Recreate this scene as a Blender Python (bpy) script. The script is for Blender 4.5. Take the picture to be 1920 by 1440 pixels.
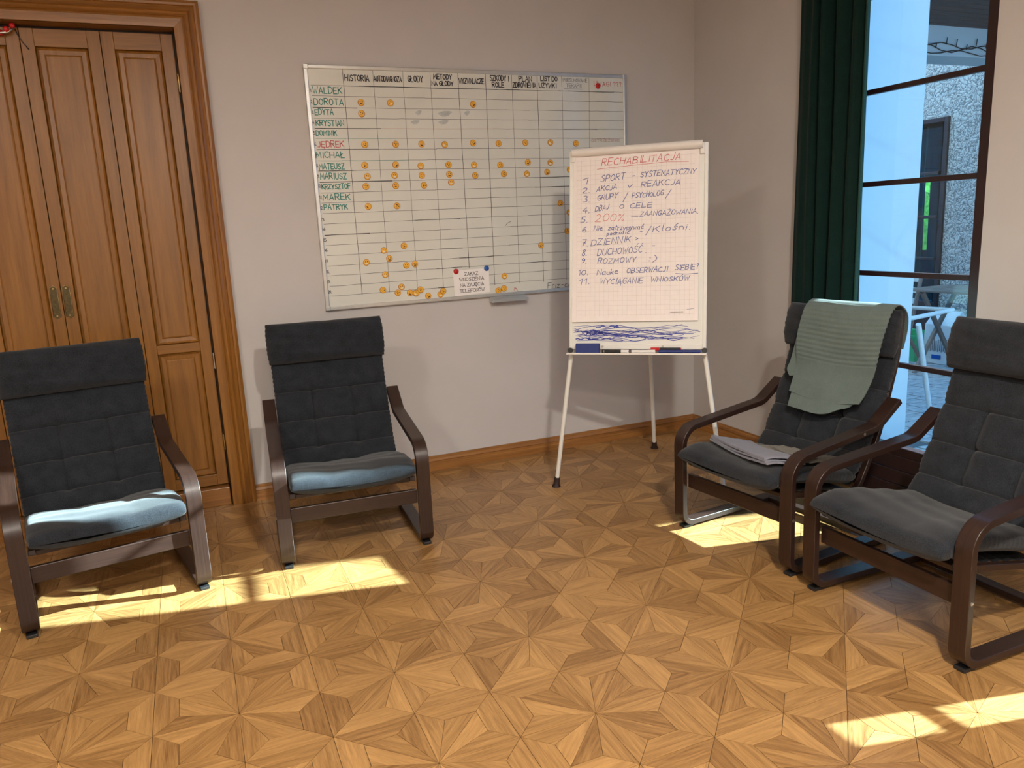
import bpy, math, random
from mathutils import Vector, Matrix
random.seed(7)
PI = math.pi
S = bpy.context.scene
for o in list(bpy.data.objects): bpy.data.objects.remove(o)
COL = S.collection

# ------------------------------------------------------------------ camera
CR = [[0.9201129138354747, -0.3889332736609306, -0.04607748292252051],
      [-0.12037933683806201, -0.1688901663702258, -0.978256064108101],
      [0.37269429973573776, 0.9056528144610584, -0.20221755265459396]]
CP = Vector((-1.00575952, -1.88737347, 1.49568485))
FPX = 1439.99
cam_d = bpy.data.cameras.new('camera'); cam = bpy.data.objects.new('camera', cam_d); COL.objects.link(cam)
cam.matrix_world = Matrix(((CR[0][0], -CR[1][0], -CR[2][0], CP.x), (CR[0][1], -CR[1][1], -CR[2][1], CP.y),
                           (CR[0][2], -CR[1][2], -CR[2][2], CP.z), (0, 0, 0, 1)))
cam_d.sensor_width = 36; cam_d.lens = FPX / 1920 * 36; cam_d.clip_start = .05
S.camera = cam
S.view_settings.view_transform = 'Standard'; S.view_settings.look = 'None'
S.view_settings.gamma = 1; S.view_settings.use_curve_mapping = False
S.view_settings.exposure = 0.12

# ------------------------------------------------------------------ light
W = bpy.data.worlds.new('sky'); S.world = W; W.use_nodes = True
bg = W.node_tree.nodes['Background']; bg.inputs[0].default_value = (0.10, 0.50, 1.0, 1); bg.inputs[1].default_value = 2.6
SUN_DIR = Vector((1, -.23, .503)).normalized()
sd = bpy.data.lights.new('sun', 'SUN'); sd.energy = 62; sd.angle = math.radians(.5); sd.color = (1, .80, .70)
sun = bpy.data.objects.new('sun', sd); COL.objects.link(sun)
sun.rotation_euler = SUN_DIR.to_track_quat('Z', 'Y').to_euler(); sun.location = (6, -2, 5)
def area(name, loc, size, power, color, rot=(0, 0, 0), shape='DISK'):
    d = bpy.data.lights.new(name, 'AREA'); d.shape = shape; d.size = size; d.energy = power; d.color = color
    o = bpy.data.objects.new(name, d); COL.objects.link(o); o.location = loc; o.rotation_euler = rot
    return o
WARM = (1, .92, .81)
area('ceiling_light', (-.2, -1.8, 2.95), .16, 120, WARM)
area('ceiling_light', (-2.6, -1.0, 3.1), .5, 60, WARM)
area('ceiling_light', (-1.2, -3.6, 3.1), .6, 110, WARM)

# ------------------------------------------------------------------ pixel -> point on a real plane
def ray(u, v):
    a, b = (u - 960) / FPX, (v - 720) / FPX
    return Vector([CR[0][k] * a + CR[1][k] * b + CR[2][k] for k in range(3)])
def at(u, v, ax, val):
    d = ray(u, v); return CP + d * ((val - CP[ax]) / d[ax])
def seen(p):
    q = [sum(CR[k][i] * (p[i] - CP[i]) for i in range(3)) for k in range(3)]
    if q[2] < .1: return None
    return 960 + FPX * q[0] / q[2], 720 + FPX * q[1] / q[2], q[2]

# ------------------------------------------------------------------ object helpers
def link(name, me, parent=None, mat=None):
    o = bpy.data.objects.new(name, me); COL.objects.link(o)
    if parent is not None: o.parent = parent
    if mat is not None and me is not None and not me.materials: me.materials.append(mat)
    return o
def tag(o, label=None, cat=None, group=None, kind=None):
    if label: o['label'] = label
    if cat: o['category'] = cat
    if group: o['group'] = group
    if kind: o['kind'] = kind
    return o
def empty(name, loc=(0, 0, 0), rz=0):
    o = bpy.data.objects.new(name, None); COL.objects.link(o); o.location = loc; o.rotation_euler = (0, 0, rz)
    o.empty_display_size = .1
    return o
def copy_tree(o, parent=None):
    c = o.copy(); COL.objects.link(c); c.parent = parent
    for ch in [x for x in bpy.data.objects if x.parent == o]: copy_tree(ch, c)
    return c
class MB:
    def __init__(s): s.v = []; s.f = []; s.uv = []
    def quad(s, pts, uvs=None):
        n = len(s.v); s.v += [tuple(p) for p in pts]; s.f.append(tuple(range(n, n + len(pts))))
        s.uv.append(uvs or [(p[0], p[2]) for p in pts])
    def box(s, a, b):
        x0, y0, z0 = a; x1, y1, z1 = b
        P = [(x0, y0, z0), (x1, y0, z0), (x1, y1, z0), (x0, y1, z0), (x0, y0, z1), (x1, y0, z1), (x1, y1, z1), (x0, y1, z1)]
        n = len(s.v); s.v += P
        L = [abs(x1 - x0), abs(y1 - y0), abs(z1 - z0)]; g = L.index(max(L)); h = [k for k in range(3) if k != g]
        for f in ((0, 3, 2, 1), (4, 5, 6, 7), (0, 1, 5, 4), (1, 2, 6, 5), (2, 3, 7, 6), (3, 0, 4, 7)):
            s.f.append(tuple(n + i for i in f)); s.uv.append([(P[i][g], P[i][h[0]] + P[i][h[1]]) for i in f])
        return s
    def tube(s, pts, r, n=10, cap=True, r2=None):
        pts = [Vector(p) for p in pts]; rings = []; ln = 0; prev = None
        for i, p in enumerate(pts):
            t = (pts[min(i + 1, len(pts) - 1)] - pts[max(i - 1, 0)]).normalized()
            if prev is None:
                u = t.orthogonal().normalized()
            else:
                u = (prev - t * prev.dot(t)).normalized()
            prev = u; w = t.cross(u)
            if i: ln += (p - pts[i - 1]).length
            rr = r if r2 is None else r + (r2 - r) * i / (len(pts) - 1)
            if isinstance(r, (list, tuple)): rr = r[i]
            b = len(s.v); s.v += [tuple(p + (u * math.cos(2 * PI * k / n) + w * math.sin(2 * PI * k / n)) * rr) for k in range(n)]
            rings.append((b, ln))
        for (a, la), (b, lb) in zip(rings, rings[1:]):
            for k in range(n):
                j = (k + 1) % n; s.f.append((a + k, a + j, b + j, b + k)); s.uv.append([(la, k * .01), (la, k * .01 + .01), (lb, k * .01 + .01), (lb, k * .01)])
        if cap:
            a = rings[0][0]; s.f.append(tuple(a + k for k in reversed(range(n)))); s.uv.append([(0, 0)] * n)
            a = rings[-1][0]; s.f.append(tuple(a + k for k in range(n))); s.uv.append([(0, 0)] * n)
        return s
    def prism(s, poly, fn, a, b):
        """poly: 2D outline, fn(p, depth)->xyz, extruded from a to b"""
        n = len(poly); k = len(s.v)
        s.v += [tuple(fn(p, a)) for p in poly] + [tuple(fn(p, b)) for p in poly]
        s.f.append(tuple(k + i for i in range(n))); s.uv.append([tuple(p) for p in poly])
        s.f.append(tuple(k + n + i for i in reversed(range(n)))); s.uv.append([tuple(p) for p in reversed(poly)])
        for i in range(n):
            j = (i + 1) % n; s.f.append((k + i, k + n + i, k + n + j, k + j)); s.uv.append([tuple(poly[i])] * 2 + [tuple(poly[j])] * 2)
        return s
    def mesh(s, name, smooth=False, fix=True):
        me = bpy.data.meshes.new(name); me.from_pydata(s.v, [], s.f)
        ul = me.uv_layers.new(name='UVMap'); flat = [c for f in s.uv for uv in f for c in uv]
        ul.data.foreach_set('uv', flat)
        if smooth: me.polygons.foreach_set('use_smooth', [True] * len(me.polygons))
        me.update()
        if fix:
            import bmesh
            bm = bmesh.new(); bm.from_mesh(me); bmesh.ops.recalc_face_normals(bm, faces=bm.faces); bm.to_mesh(me); bm.free()
        return me
    def build(s, name, mat, parent=None, smooth=False, bevel=0, seg=2, sharp=None, fix=True):
        o = link(name, s.mesh(name, smooth, fix), parent, mat)
        if bevel:
            m = o.modifiers.new('b', 'BEVEL'); m.width = bevel; m.segments = seg; m.limit_method = 'ANGLE'; m.angle_limit = .7
            m.harden_normals = False
        if sharp is not None:
            o.data.set_sharp_from_angle(angle=math.radians(sharp))
        return o
def box(name, a, b, mat, parent=None, bevel=.002, seg=2): return MB().box(a, b).build(name, mat, parent, bevel=bevel, seg=seg)
def lathe(prof, n=24, axis='z'):
    m = MB(); rings = []
    for r, h in prof:
        b = len(m.v)
        for k in range(n):
            c, s_ = math.cos(2 * PI * k / n) * r, math.sin(2 * PI * k / n) * r
            m.v.append((c, s_, h) if axis == 'z' else (c, h, s_))
        rings.append(b)
    for a, b in zip(rings, rings[1:]):
        for k in range(n):
            j = (k + 1) % n; m.f.append((a + k, a + j, b + j, b + k)); m.uv.append([(0, 0)] * 4)
    m.f.append(tuple(rings[0] + k for k in range(n))); m.uv.append([(0, 0)] * n)
    m.f.append(tuple(rings[-1] + k for k in range(n))); m.uv.append([(0, 0)] * n)
    return m

# ------------------------------------------------------------------ materials
def newmat(name):
    m = bpy.data.materials.new(name); m.use_nodes = True; nt = m.node_tree
    return m, nt, nt.nodes['Principled BSDF']
def setv(b, **k):
    names = dict(rough='Roughness', metal='Metallic', spec='Specular IOR Level', coat='Coat Weight', croug='Coat Roughness', sheen='Sheen Weight', trans='Transmission Weight', alpha='Alpha')
    for a, v in k.items(): b.inputs[names[a]].default_value = v
def noise(nt, vec, scale, detail=3, rough=.5, dist=0):
    n = nt.nodes.new('ShaderNodeTexNoise'); n.inputs['Scale'].default_value = scale; n.inputs['Detail'].default_value = detail
    n.inputs['Roughness'].default_value = rough; n.inputs['Distortion'].default_value = dist
    if vec is not None: nt.links.new(vec, n.inputs['Vector'])
    return n
def mapping(nt, vec, scale, loc=None):
    m = nt.nodes.new('ShaderNodeMapping'); m.inputs['Scale'].default_value = scale
    nt.links.new(vec, m.inputs['Vector'])
    if loc is not None: nt.links.new(loc, m.inputs['Location'])
    return m.outputs[0]
def ramp(nt, fac, stops):
    r = nt.nodes.new('ShaderNodeValToRGB'); nt.links.new(fac, r.inputs[0]); e = r.color_ramp.elements
    while len(e) < len(stops): e.new(.5)
    for el, (p, c) in zip(e, stops): el.position = p; el.color = (*c, 1)
    return r.outputs[0]
def bump(nt, h, b, strength=.2, dist=.002):
    n = nt.nodes.new('ShaderNodeBump'); n.inputs['Strength'].default_value = strength; n.inputs['Distance'].default_value = dist
    nt.links.new(h, n.inputs['Height']); nt.links.new(n.outputs[0], b.inputs['Normal']); return n
def coord(nt, kind='Object'):
    t = nt.nodes.new('ShaderNodeTexCoord'); return t.outputs[kind]
def mathn(nt, op, a, b=None):
    n = nt.nodes.new('ShaderNodeMath'); n.operation = op
    for i, x in enumerate((a, b)):
        if x is None: continue
        if isinstance(x, (int, float)): n.inputs[i].default_value = x
        else: nt.links.new(x, n.inputs[i])
    return n.outputs[0]
def plain(name, col, rough=.5, var=.06, scale=30, bmp=0, **k):
    m, nt, b = newmat(name); n = noise(nt, coord(nt), scale, 4)
    lo = tuple(max(0, c * (1 - var)) for c in col); hi = tuple(min(1, c * (1 + var)) for c in col)
    nt.links.new(ramp(nt, n.outputs[0], [(.3, lo), (.7, hi)]), b.inputs['Base Color'])
    setv(b, rough=rough, **k)
    if bmp: bump(nt, n.outputs[0], b, bmp, .003)
    return m
def wood(name, lo, hi, vec='UV', scale=(3, 60, 1), rough=.35, var=.5, rnd=None, coat=.0, bmp=.08):
    """grain runs along the first texture axis"""
    m, nt, b = newmat(name); v = coord(nt, vec)
    if rnd == 'object':
        oi = nt.nodes.new('ShaderNodeObjectInfo'); r = oi.outputs['Random']
    elif rnd == 'attr':
        at_ = nt.nodes.new('ShaderNodeAttribute'); at_.attribute_name = 'rnd'; r = at_.outputs['Fac']
    else: r = None
    loc = None
    if r is not None:
        cb = nt.nodes.new('ShaderNodeCombineXYZ'); nt.links.new(mathn(nt, 'MULTIPLY', r, 37.), cb.inputs[0]); nt.links.new(mathn(nt, 'MULTIPLY', r, 91.), cb.inputs[1]); loc = cb.outputs[0]
    n1 = noise(nt, mapping(nt, v, scale, loc), 1, 5, .6, .4)
    n2 = noise(nt, mapping(nt, v, tuple(c * 4.5 for c in scale), loc), 1, 3, .6)
    mix = mathn(nt, 'ADD', mathn(nt, 'MULTIPLY', n1.outputs[0], .68), mathn(nt, 'MULTIPLY', n2.outputs[0], .32))
    if r is not None: mix = mathn(nt, 'ADD', mix, mathn(nt, 'MULTIPLY', mathn(nt, 'SUBTRACT', r, .5), var))
    nt.links.new(ramp(nt, mix, [(.28, lo), (.72, hi)]), b.inputs['Base Color'])
    setv(b, rough=rough, coat=coat, croug=.25)
    bump(nt, n2.outputs[0], b, bmp, .001)
    return m
def fabric(name, lo, hi, scale=420, rough=.95, sheen=.15, bmp=.5):
    m, nt, b = newmat(name); v = coord(nt)
    n = noise(nt, v, scale, 2, .7); n2 = noise(nt, v, 18, 3)
    mix = mathn(nt, 'ADD', mathn(nt, 'MULTIPLY', n.outputs[0], .75), mathn(nt, 'MULTIPLY', n2.outputs[0], .25))
    nt.links.new(ramp(nt, mix, [(.32, lo), (.70, hi)]), b.inputs['Base Color'])
    setv(b, rough=rough, sheen=sheen, spec=.2); bump(nt, n.outputs[0], b, bmp, .002)
    return m
M = {}
PLO, PHI = (.170, .080, .024), (.49, .275, .100)
M['parquet'] = wood('parquet_oak', PLO, PHI, 'UV', (5, 75, 1), .36, .22, 'object', .15, .05)
M['parquet_f'] = wood('parquet_oak_field', PLO, PHI, 'UV', (5, 75, 1), .36, .22, 'attr', .15, .05)
M['joint'] = plain('parquet_joint', (.07, .035, .014), .7)
M['door'] = wood('door_wood', (.17, .068, .009), (.34, .145, .024), 'Object', (28, 28, 1.6), .38, .5, None, .10, .03)
M['doorh'] = wood('door_wood_rail', (.17, .068, .009), (.34, .145, .024), 'Object', (1.6, 28, 28), .38, .5, None, .10, .03)
M['casing'] = wood('casing_wood', (.16, .062, .009), (.37, .155, .028), 'Object', (45, 45, 1.5), .32, .5, None, .25, .1)
M['casingh'] = wood('casing_wood_across', (.16, .062, .009), (.37, .155, .028), 'Object', (1.5, 45, 45), .32, .5, None, .25, .1)
M['base'] = wood('baseboard_wood', (.20, .080, .018), (.42, .19, .05), 'Object', (2.0, 50, 50), .35, .5, None, .2, .05)
M['basey'] = wood('baseboard_wood_side', (.20, .080, .018), (.42, .19, .05), 'Object', (50, 2.0, 50), .35, .5, None, .2, .05)
M['dark'] = wood('dark_bentwood', (.012, .0055, .004), (.038, .017, .012), 'UV', (3, 130, 1), .38, .3, None, .15, .12)
M['wall'] = plain('wall_paint', (.575, .548, .540), .85, .02, 4, .02)
M['ceil'] = plain('ceiling_paint', (.82, .80, .76), .9, .02, 4)
M['fabric'] = fabric('charcoal_fabric', (.0035, .0045, .0062), (.033, .038, .048))
M['seam'] = plain('seam_thread', (.004, .004, .005), .9)
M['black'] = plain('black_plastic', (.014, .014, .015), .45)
M['steel'] = plain('steel', (.55, .54, .52), .3, metal=1.0)
M['alu'] = plain('aluminium', (.62, .62, .60), .35, .04, metal=.7)
M['brass'] = plain('aged_brass', (.42, .30, .12), .35, .2, 60, metal=.9)
M['brassd'] = plain('dark_brass', (.10, .075, .035), .45, .3, 80, metal=.8)
M['white'] = plain('white_enamel', (.78, .78, .74), .30, .02)
M['wpl'] = plain('white_plastic', (.78, .75, .72), .35, .02)
M['frame'] = wood('window_frame', (.014, .005, .006), (.032, .011, .011), 'Object', (30, 30, 2), .4, .3, None, .1)
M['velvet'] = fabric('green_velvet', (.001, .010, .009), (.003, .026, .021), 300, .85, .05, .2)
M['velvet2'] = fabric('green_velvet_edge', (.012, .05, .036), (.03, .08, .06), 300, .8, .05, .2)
M['towel'] = fabric('grey_green_cotton', (.095, .130, .122), (.17, .218, .205), 500, .95, .1, .4)
M['towel2'] = fabric('lilac_grey_cotton', (.17, .175, .215), (.28, .285, .34), 500, .95, .1, .4)
M['towel3'] = fabric('beige_grey_cotton', (.14, .13, .11), (.23, .21, .18), 500, .95, .1, .4)
M['pap'] = plain('note_paper', (.93, .89, .87), .7, .02)
M['red'] = plain('red_plastic', (.55, .012, .015), .3)
M['blue'] = plain('blue_plastic', (.012, .10, .42), .3)
M['navy'] = plain('navy_plastic', (.02, .035, .17), .35)
M['felt'] = plain('blue_felt', (.030, .045, .19), .8)
def ink(name, col): return plain(name, col, .45, .12, 60)
M['kblack'] = ink('black_marker', (.025, .022, .03)); M['kteal'] = ink('teal_marker', (.015, .24, .19)); M['kred'] = ink('red_marker', (.60, .10, .10))
M['kblue'] = ink('blue_marker', (.045, .07, .30)); M['kgrey'] = ink('faded_marker', (.16, .15, .17)); M['kpink'] = ink('faded_red_marker', (.50, .22, .20))
M['kline'] = ink('thin_black_marker', (.13, .12, .12)); M['kpen'] = ink('bright_blue_marker', (.03, .05, .38))
M['kgrid'] = ink('printed_grid', (.66, .56, .58)); M['smudge'] = ink('wiped_marker', (.50, .53, .52))
M['yellow'] = plain('emoji_yellow', (.88, .48, .05), .35, .1, 90); M['orange'] = plain('emoji_orange', (.62, .20, .01), .35, .1, 90)
M['brown'] = plain('emoji_brown', (.10, .03, .01), .5); M['mwhite'] = plain('emoji_white', (.75, .70, .6), .4)
def board_mat(name, col, rough, smudgecol=None):
    m, nt, b = newmat(name); v = coord(nt); n = noise(nt, v, 3.0, 5, .6, .5)
    nt.links.new(ramp(nt, n.outputs[0], [(.3, tuple(c * .93 for c in col)), (.65, col)]), b.inputs['Base Color']); setv(b, rough=rough, coat=.3, croug=.08); return m
M['wb'] = board_mat('whiteboard_surface', (.76, .77, .71), .22)
M['fb'] = board_mat('flipchart_surface', (.80, .81, .78), .25)
def glassmat():
    m = bpy.data.materials.new('window_glass'); m.use_nodes = True; nt = m.node_tree; nt.nodes.remove(nt.nodes['Principled BSDF'])
    out = nt.nodes['Material Output']; tr = nt.nodes.new('ShaderNodeBsdfTransparent'); tr.inputs[0].default_value = (.69, .91, 1, 1)
    gl = nt.nodes.new('ShaderNodeBsdfGlossy'); gl.inputs['Roughness'].default_value = .02; gl.inputs[0].default_value = (1, 1, 1, 1)
    fw_ = nt.nodes.new('ShaderNodeLayerWeight'); fw_.inputs[0].default_value = .5
    pw = nt.nodes.new('ShaderNodeMath'); pw.operation = 'POWER'; nt.links.new(fw_.outputs['Facing'], pw.inputs[0]); pw.inputs[1].default_value = 4
    lw = nt.nodes.new('ShaderNodeMath'); lw.operation = 'MULTIPLY_ADD'; nt.links.new(pw.outputs[0], lw.inputs[0]); lw.inputs[1].default_value = .6; lw.inputs[2].default_value = .03
    mx = nt.nodes.new('ShaderNodeMixShader'); nt.links.new(lw.outputs[0], mx.inputs[0]); nt.links.new(tr.outputs[0], mx.inputs[1]); nt.links.new(gl.outputs[0], mx.inputs[2])
    nt.links.new(mx.outputs[0], out.inputs[0]); return m
M['glass'] = glassmat()

# ------------------------------------------------------------------ room shell
XW, YW, ZC, XL, YF = 2.27, 2.63, 3.2, -4.4, -4.6       # window wall, back wall, ceiling, left wall, front wall
GX = (1.9, 2.27)
def struct(o): o['kind'] = 'structure'; return o
m = MB()
DX0, DX1, DZ = -2.32, -.915, 2.60                       # folding-door opening
for a, b in (((DX1, YW, 0), (XW + .12, YW + .25, ZC)), ((XL, YW, 0), (DX0, YW + .25, ZC)), ((DX0, YW, DZ), (DX1, YW + .25, ZC))): m.box(a, b)
struct(m.build('wall_back', M['wall']))
WY0, WY1, WZ0, WZ1 = .505, 1.62, .0, 2.98               # visible window
VY0, VY1 = -1.95, -.695                                 # unseen second window nearer the camera, put in for its floor sun patch
m = MB(); T = .12
for y0, y1, z0, z1 in ((WY1, YW, 0, ZC), (VY1, WY0, 0, ZC), (YF, VY0, 0, ZC), (WY0, WY1, WZ1, ZC), (VY0, VY1, WZ1, ZC), (VY0, VY1, 0, .25)):
    m.box((XW, y0, z0), (XW + T, y1, z1))
struct(m.build('wall_right', M['wall']))
M['bounce_absorber'] = plain('brown_bounce_absorber', (.16, .11, .085), .9, .2, 12, .2)  # unseen dark cladding, added to absorb sun bounce onto the porch wall
m = MB(); xa, xb = XW + T + .0005, XW + T + .015
for y0, y1, z0, z1 in ((1.62, 1.63, 0, 7.2), (VY1, WY0, 0, 7.2), (YF, VY0, 0, 7.2), (WY0, WY1, WZ1, 7.2), (VY0, VY1, WZ1, 7.2), (VY0, VY1, 0, .25)): m.box((xa, y0, z0), (xb, y1, z1))
struct(m.build('wall_bounce_absorber', M['bounce_absorber']))
struct(box('wall_sky_block', (XW, YF - .15, ZC + .13), (XW + T, 9, 7.2), M['wall'], bevel=0)); struct(box('wall_side', (XW + .001, YW + .26, 0), (XW + T, 9, ZC + .12), M['wall'], bevel=0))  # upper wall is unseen, added to keep sky out of window reflections
struct(box('wall_left', (XL - .15, YF, 0), (XL, YW + .25, ZC), M['wall'], bevel=0))
struct(box('wall_front', (XL - .15, YF - .15, 0), (XW + T, YF, ZC), M['wall'], bevel=0))
struct(box('ceiling', (XL - .15, YF - .15, ZC), (XW + T, YW + .25, ZC + .12), M['ceil'], bevel=0))

# ------------------------------------------------------------------ parquet: 0.51 m square tiles, eight-pointed star in each
L = .51
fl = box('floor', (XL, YF, -.08), (XW + T, YW + .25, -.003), M['joint'], bevel=0); struct(fl)
C, MP, D, Wp, Vp = (0, 0), (1, 0), (1, 1), (.70, .70), (.70, .295)
def mir(p): return (p[1], p[0])
base8 = [([C, Vp, MP], (0, 0), (1, 0)), ([C, Vp, Wp], (0, 0), (.7, .7)), ([MP, Vp, Wp, D], (1, 0), (1, 1))]
def inset(poly, g):
    a = sum(poly[i][0] * poly[(i + 1) % len(poly)][1] - poly[(i + 1) % len(poly)][0] * poly[i][1] for i in range(len(poly)))
    if a < 0: poly = poly[::-1]
    out = []; n = len(poly)
    for i in range(n):
        p0, p1, p2 = [Vector(poly[(i + k) % n]) for k in (-1, 0, 1)]
        d1 = (p1 - p0).normalized(); d2 = (p2 - p1).normalized(); n1 = Vector((-d1.y, d1.x)); n2 = Vector((-d2.y, d2.x))
        den = 1 + n1.dot(n2); out.append(p1 + (n1 + n2) * (g / max(den, .15)))
    return out
KIND = []                                              # eight variants per quarter: 3 shapes x mirror
for poly, g0, g1 in base8:
    for mi in (0, 1):
        P = [mir(p) for p in poly] if mi else poly; a, b = (mir(g0), mir(g1)) if mi else (g0, g1)
        P = [Vector(p) * (L / 2) for p in P]; c = sum(P, Vector((0, 0))) / len(P)
        d = (Vector(b) - Vector(a)).normalized()
        KIND.append((inset([tuple(p) for p in P], .0008), c, d))
def piece_geo(k, rot, off, z=0):
    P, c, d = KIND[k]; cs, sn = [(1, 0), (0, 1), (-1, 0), (0, -1)][rot]
    pts = [(p.x * cs - p.y * sn + off[0], p.x * sn + p.y * cs + off[1]) for p in P]
    uvs = [((p - c).dot(d), (p - c).dot(Vector((-d.y, d.x)))) for p in P]
    return pts, uvs
PM = []
for k in range(6):
    P, c, d = KIND[k]; mb = MB(); uv = [((p - c).dot(d), (p - c).dot(Vector((-d.y, d.x)))) for p in P]; n = len(P)
    mb.v = [(p.x - c.x, p.y - c.y, 0) for p in P] + [(p.x - c.x, p.y - c.y, -.003) for p in P]
    mb.f = [tuple(range(n))] + [(i, n + i, n + (i + 1) % n, (i + 1) % n) for i in range(n)]
    mb.uv = [uv] + [[uv[i], uv[i], uv[(i + 1) % n], uv[(i + 1) % n]] for i in range(n)]
    me = mb.mesh('parquet_piece', fix=False); me.materials.append(M['parquet']); PM.append(me)
allp = []
for i in range(-9, 6):
    for j in range(-9, 7):
        ox, oy = i * L, j * L
        if ox < XL - L or ox > XW + L or oy > YW + L * .5: continue
        for k in range(6):
            for r in range(4):
                P, c, d = KIND[k]; cs, sn = [(1, 0), (0, 1), (-1, 0), (0, -1)][r]
                cx, cy = c.x * cs - c.y * sn + ox, c.x * sn + c.y * cs + oy
                if not (XL < cx < XW + .05 and YF < cy < YW + .08): continue
                q = seen((cx, cy, 0)); sc = 0
                if q and -20 < q[0] < 1940 and -20 < q[1] < 1455: sc = (1 if k < 2 else .9 if k < 4 else 1.1) / q[2] ** 3
                allp.append((sc, k, r, ox, oy, cx, cy))
allp.sort(key=lambda t: -t[0])
for n, (sc, k, r, ox, oy, cx, cy) in enumerate(allp[:300]):
    o = link('parquet_piece', PM[k], fl); o.location = (cx, cy, 0); o.rotation_euler = (0, 0, r * PI / 2)
mb = MB(); rn = []
for sc, k, r, ox, oy, cx, cy in allp[300:]:
    pts, uvs = piece_geo(k, r, (ox, oy)); n = len(pts); b = len(mb.v); rr = random.random()
    mb.v += [(x, y, 0) for x, y in pts] + [(x, y, -.003) for x, y in pts]
    mb.f.append(tuple(b + i for i in range(n))); mb.uv.append(uvs); rn.append(rr)
    for i in range(n):
        j = (i + 1) % n; mb.f.append((b + i, b + n + i, b + n + j, b + j)); mb.uv.append([uvs[i], uvs[i], uvs[j], uvs[j]]); rn.append(rr)
o = mb.build('parquet_field', M['parquet_f'], fl, fix=False); o['kind'] = 'stuff'
at_ = o.data.attributes.new('rnd', 'FLOAT', 'FACE'); at_.data.foreach_set('value', rn)

# ------------------------------------------------------------------ baseboards
def moulding(name, mat, fn, a, b, h=.092, d=.022, parent=None):
    """fn(depth, z, along)"""
    prof = [(0, 0), (d, 0), (d, h * .42), (d * .75, h * .48), (d * .75, h * .62), (d, h * .68), (d * .8, h * .84), (d * .45, h * .9), (d * .4, h), (0, h)]
    m = MB(); n = len(prof); m.v = [fn(p[0], p[1], a) for p in prof] + [fn(p[0], p[1], b) for p in prof]
    for i in range(n):
        j = (i + 1) % n; m.f.append((i, j, n + j, n + i)); m.uv.append([(0, 0)] * 4)
    m.f += [tuple(range(n)), tuple(range(n, 2 * n))]; m.uv += [[(0, 0)] * n] * 2
    o = m.build(name, mat, parent); o['kind'] = 'structure' if parent is None else ''
    if parent: del o['kind']
    return o
moulding('baseboard_back', M['base'], lambda d, z, s: (s, YW - d, z), -.79, XW)
moulding('baseboard_right', M['basey'], lambda d, z, s: (XW - d, s, z), WY1 + .02, YW - .022)
moulding('baseboard_right', M['basey'], lambda d, z, s: (XW - d, s, z), VY1 + .05, WY0)

# ------------------------------------------------------------------ folding door in the back wall
YD = 2.68
def casing(name, mat, pts, along):                      # moulded casing: profile across its width
    pass
prof = [(0, 0), (0, .030), (.014, .036), (.024, .034), (.028, .026), (.040, .030), (.050, .036), (.056, .028), (.066, .030), (.074, .036), (.080, .026), (.088, .028), (.112, .024), (.128, .022), (.133, .0)]
def casing_side(x_out, sgn):
    m = MB(); n = len(prof); zt = 2.685
    for w, d in prof:
        x = x_out - sgn * w; m.v.append((x, YW - d, 0)); m.v.append((x, YW - d, zt - w))
    for i in range(n - 1): m.f.append((2 * i, 2 * i + 2, 2 * i + 3, 2 * i + 1)); m.uv.append([(0, 0)] * 4)
    # inner return into the opening
    xi = x_out - sgn * .133; b = len(m.v)
    m.v += [(xi, YW - .022, 0), (xi, YW + .12, 0), (xi, YW + .12, 2.552), (xi, YW - .022, 2.552)]; m.f.append((b, b + 1, b + 2, b + 3)); m.uv.append([(0, 0)] * 4)
    return m.build('trim_1', M['casing'], fix=False)
t1 = casing_side(-.787, 1); struct(t1)
t2 = casing_side(-2.447, -1); t2.name = 'trim_2'; struct(t2)
m = MB(); n = len(prof)
for w, d in prof: m.v += [(-2.447 + w, YW - d, 2.685 - w), (-.787 - w, YW - d, 2.685 - w)]
for i in range(n - 1): m.f.append((2 * i, 2 * i + 1, 2 * i + 3, 2 * i + 2)); m.uv.append([(0, 0)] * 4)
b = len(m.v); m.v += [(-2.32, YW - .022, 2.552), (-.92, YW - .022, 2.552), (-.92, YW + .12, 2.552), (-2.32, YW + .12, 2.552)]; m.f.append((b, b + 1, b + 2, b + 3)); m.uv.append([(0, 0)] * 4)
t3 = m.build('trim_3', M['casingh'], fix=False); struct(t3)
door = empty('door_1', (0, 0, 0)); door['kind'] = 'structure'
box('threshold', (-2.31, YW - .005, 0), (-.925, YW + .12, .105), M['casingh'], door, .003)
edges = [-.925, -1.262, -1.612, -1.962, -2.308]
TH = .034
def raised(m, x0, x1, z0, z1, y):                        # raised-and-fielded panel
    R = [(0, .014), (.006, .004), (.014, .012), (.034, .014), (.037, .009), (.043, .006)]
    rings = [[(x0 + i, y + d, z0 + i), (x1 - i, y + d, z0 + i), (x1 - i, y + d, z1 - i), (x0 + i, y + d, z1 - i)] for i, d in R]
    for a, c in zip(rings, rings[1:]):
        for k in range(4):
            j = (k + 1) % 4; m.quad([a[k], a[j], c[j], c[k]])
    m.quad(rings[-1]); return m
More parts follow.
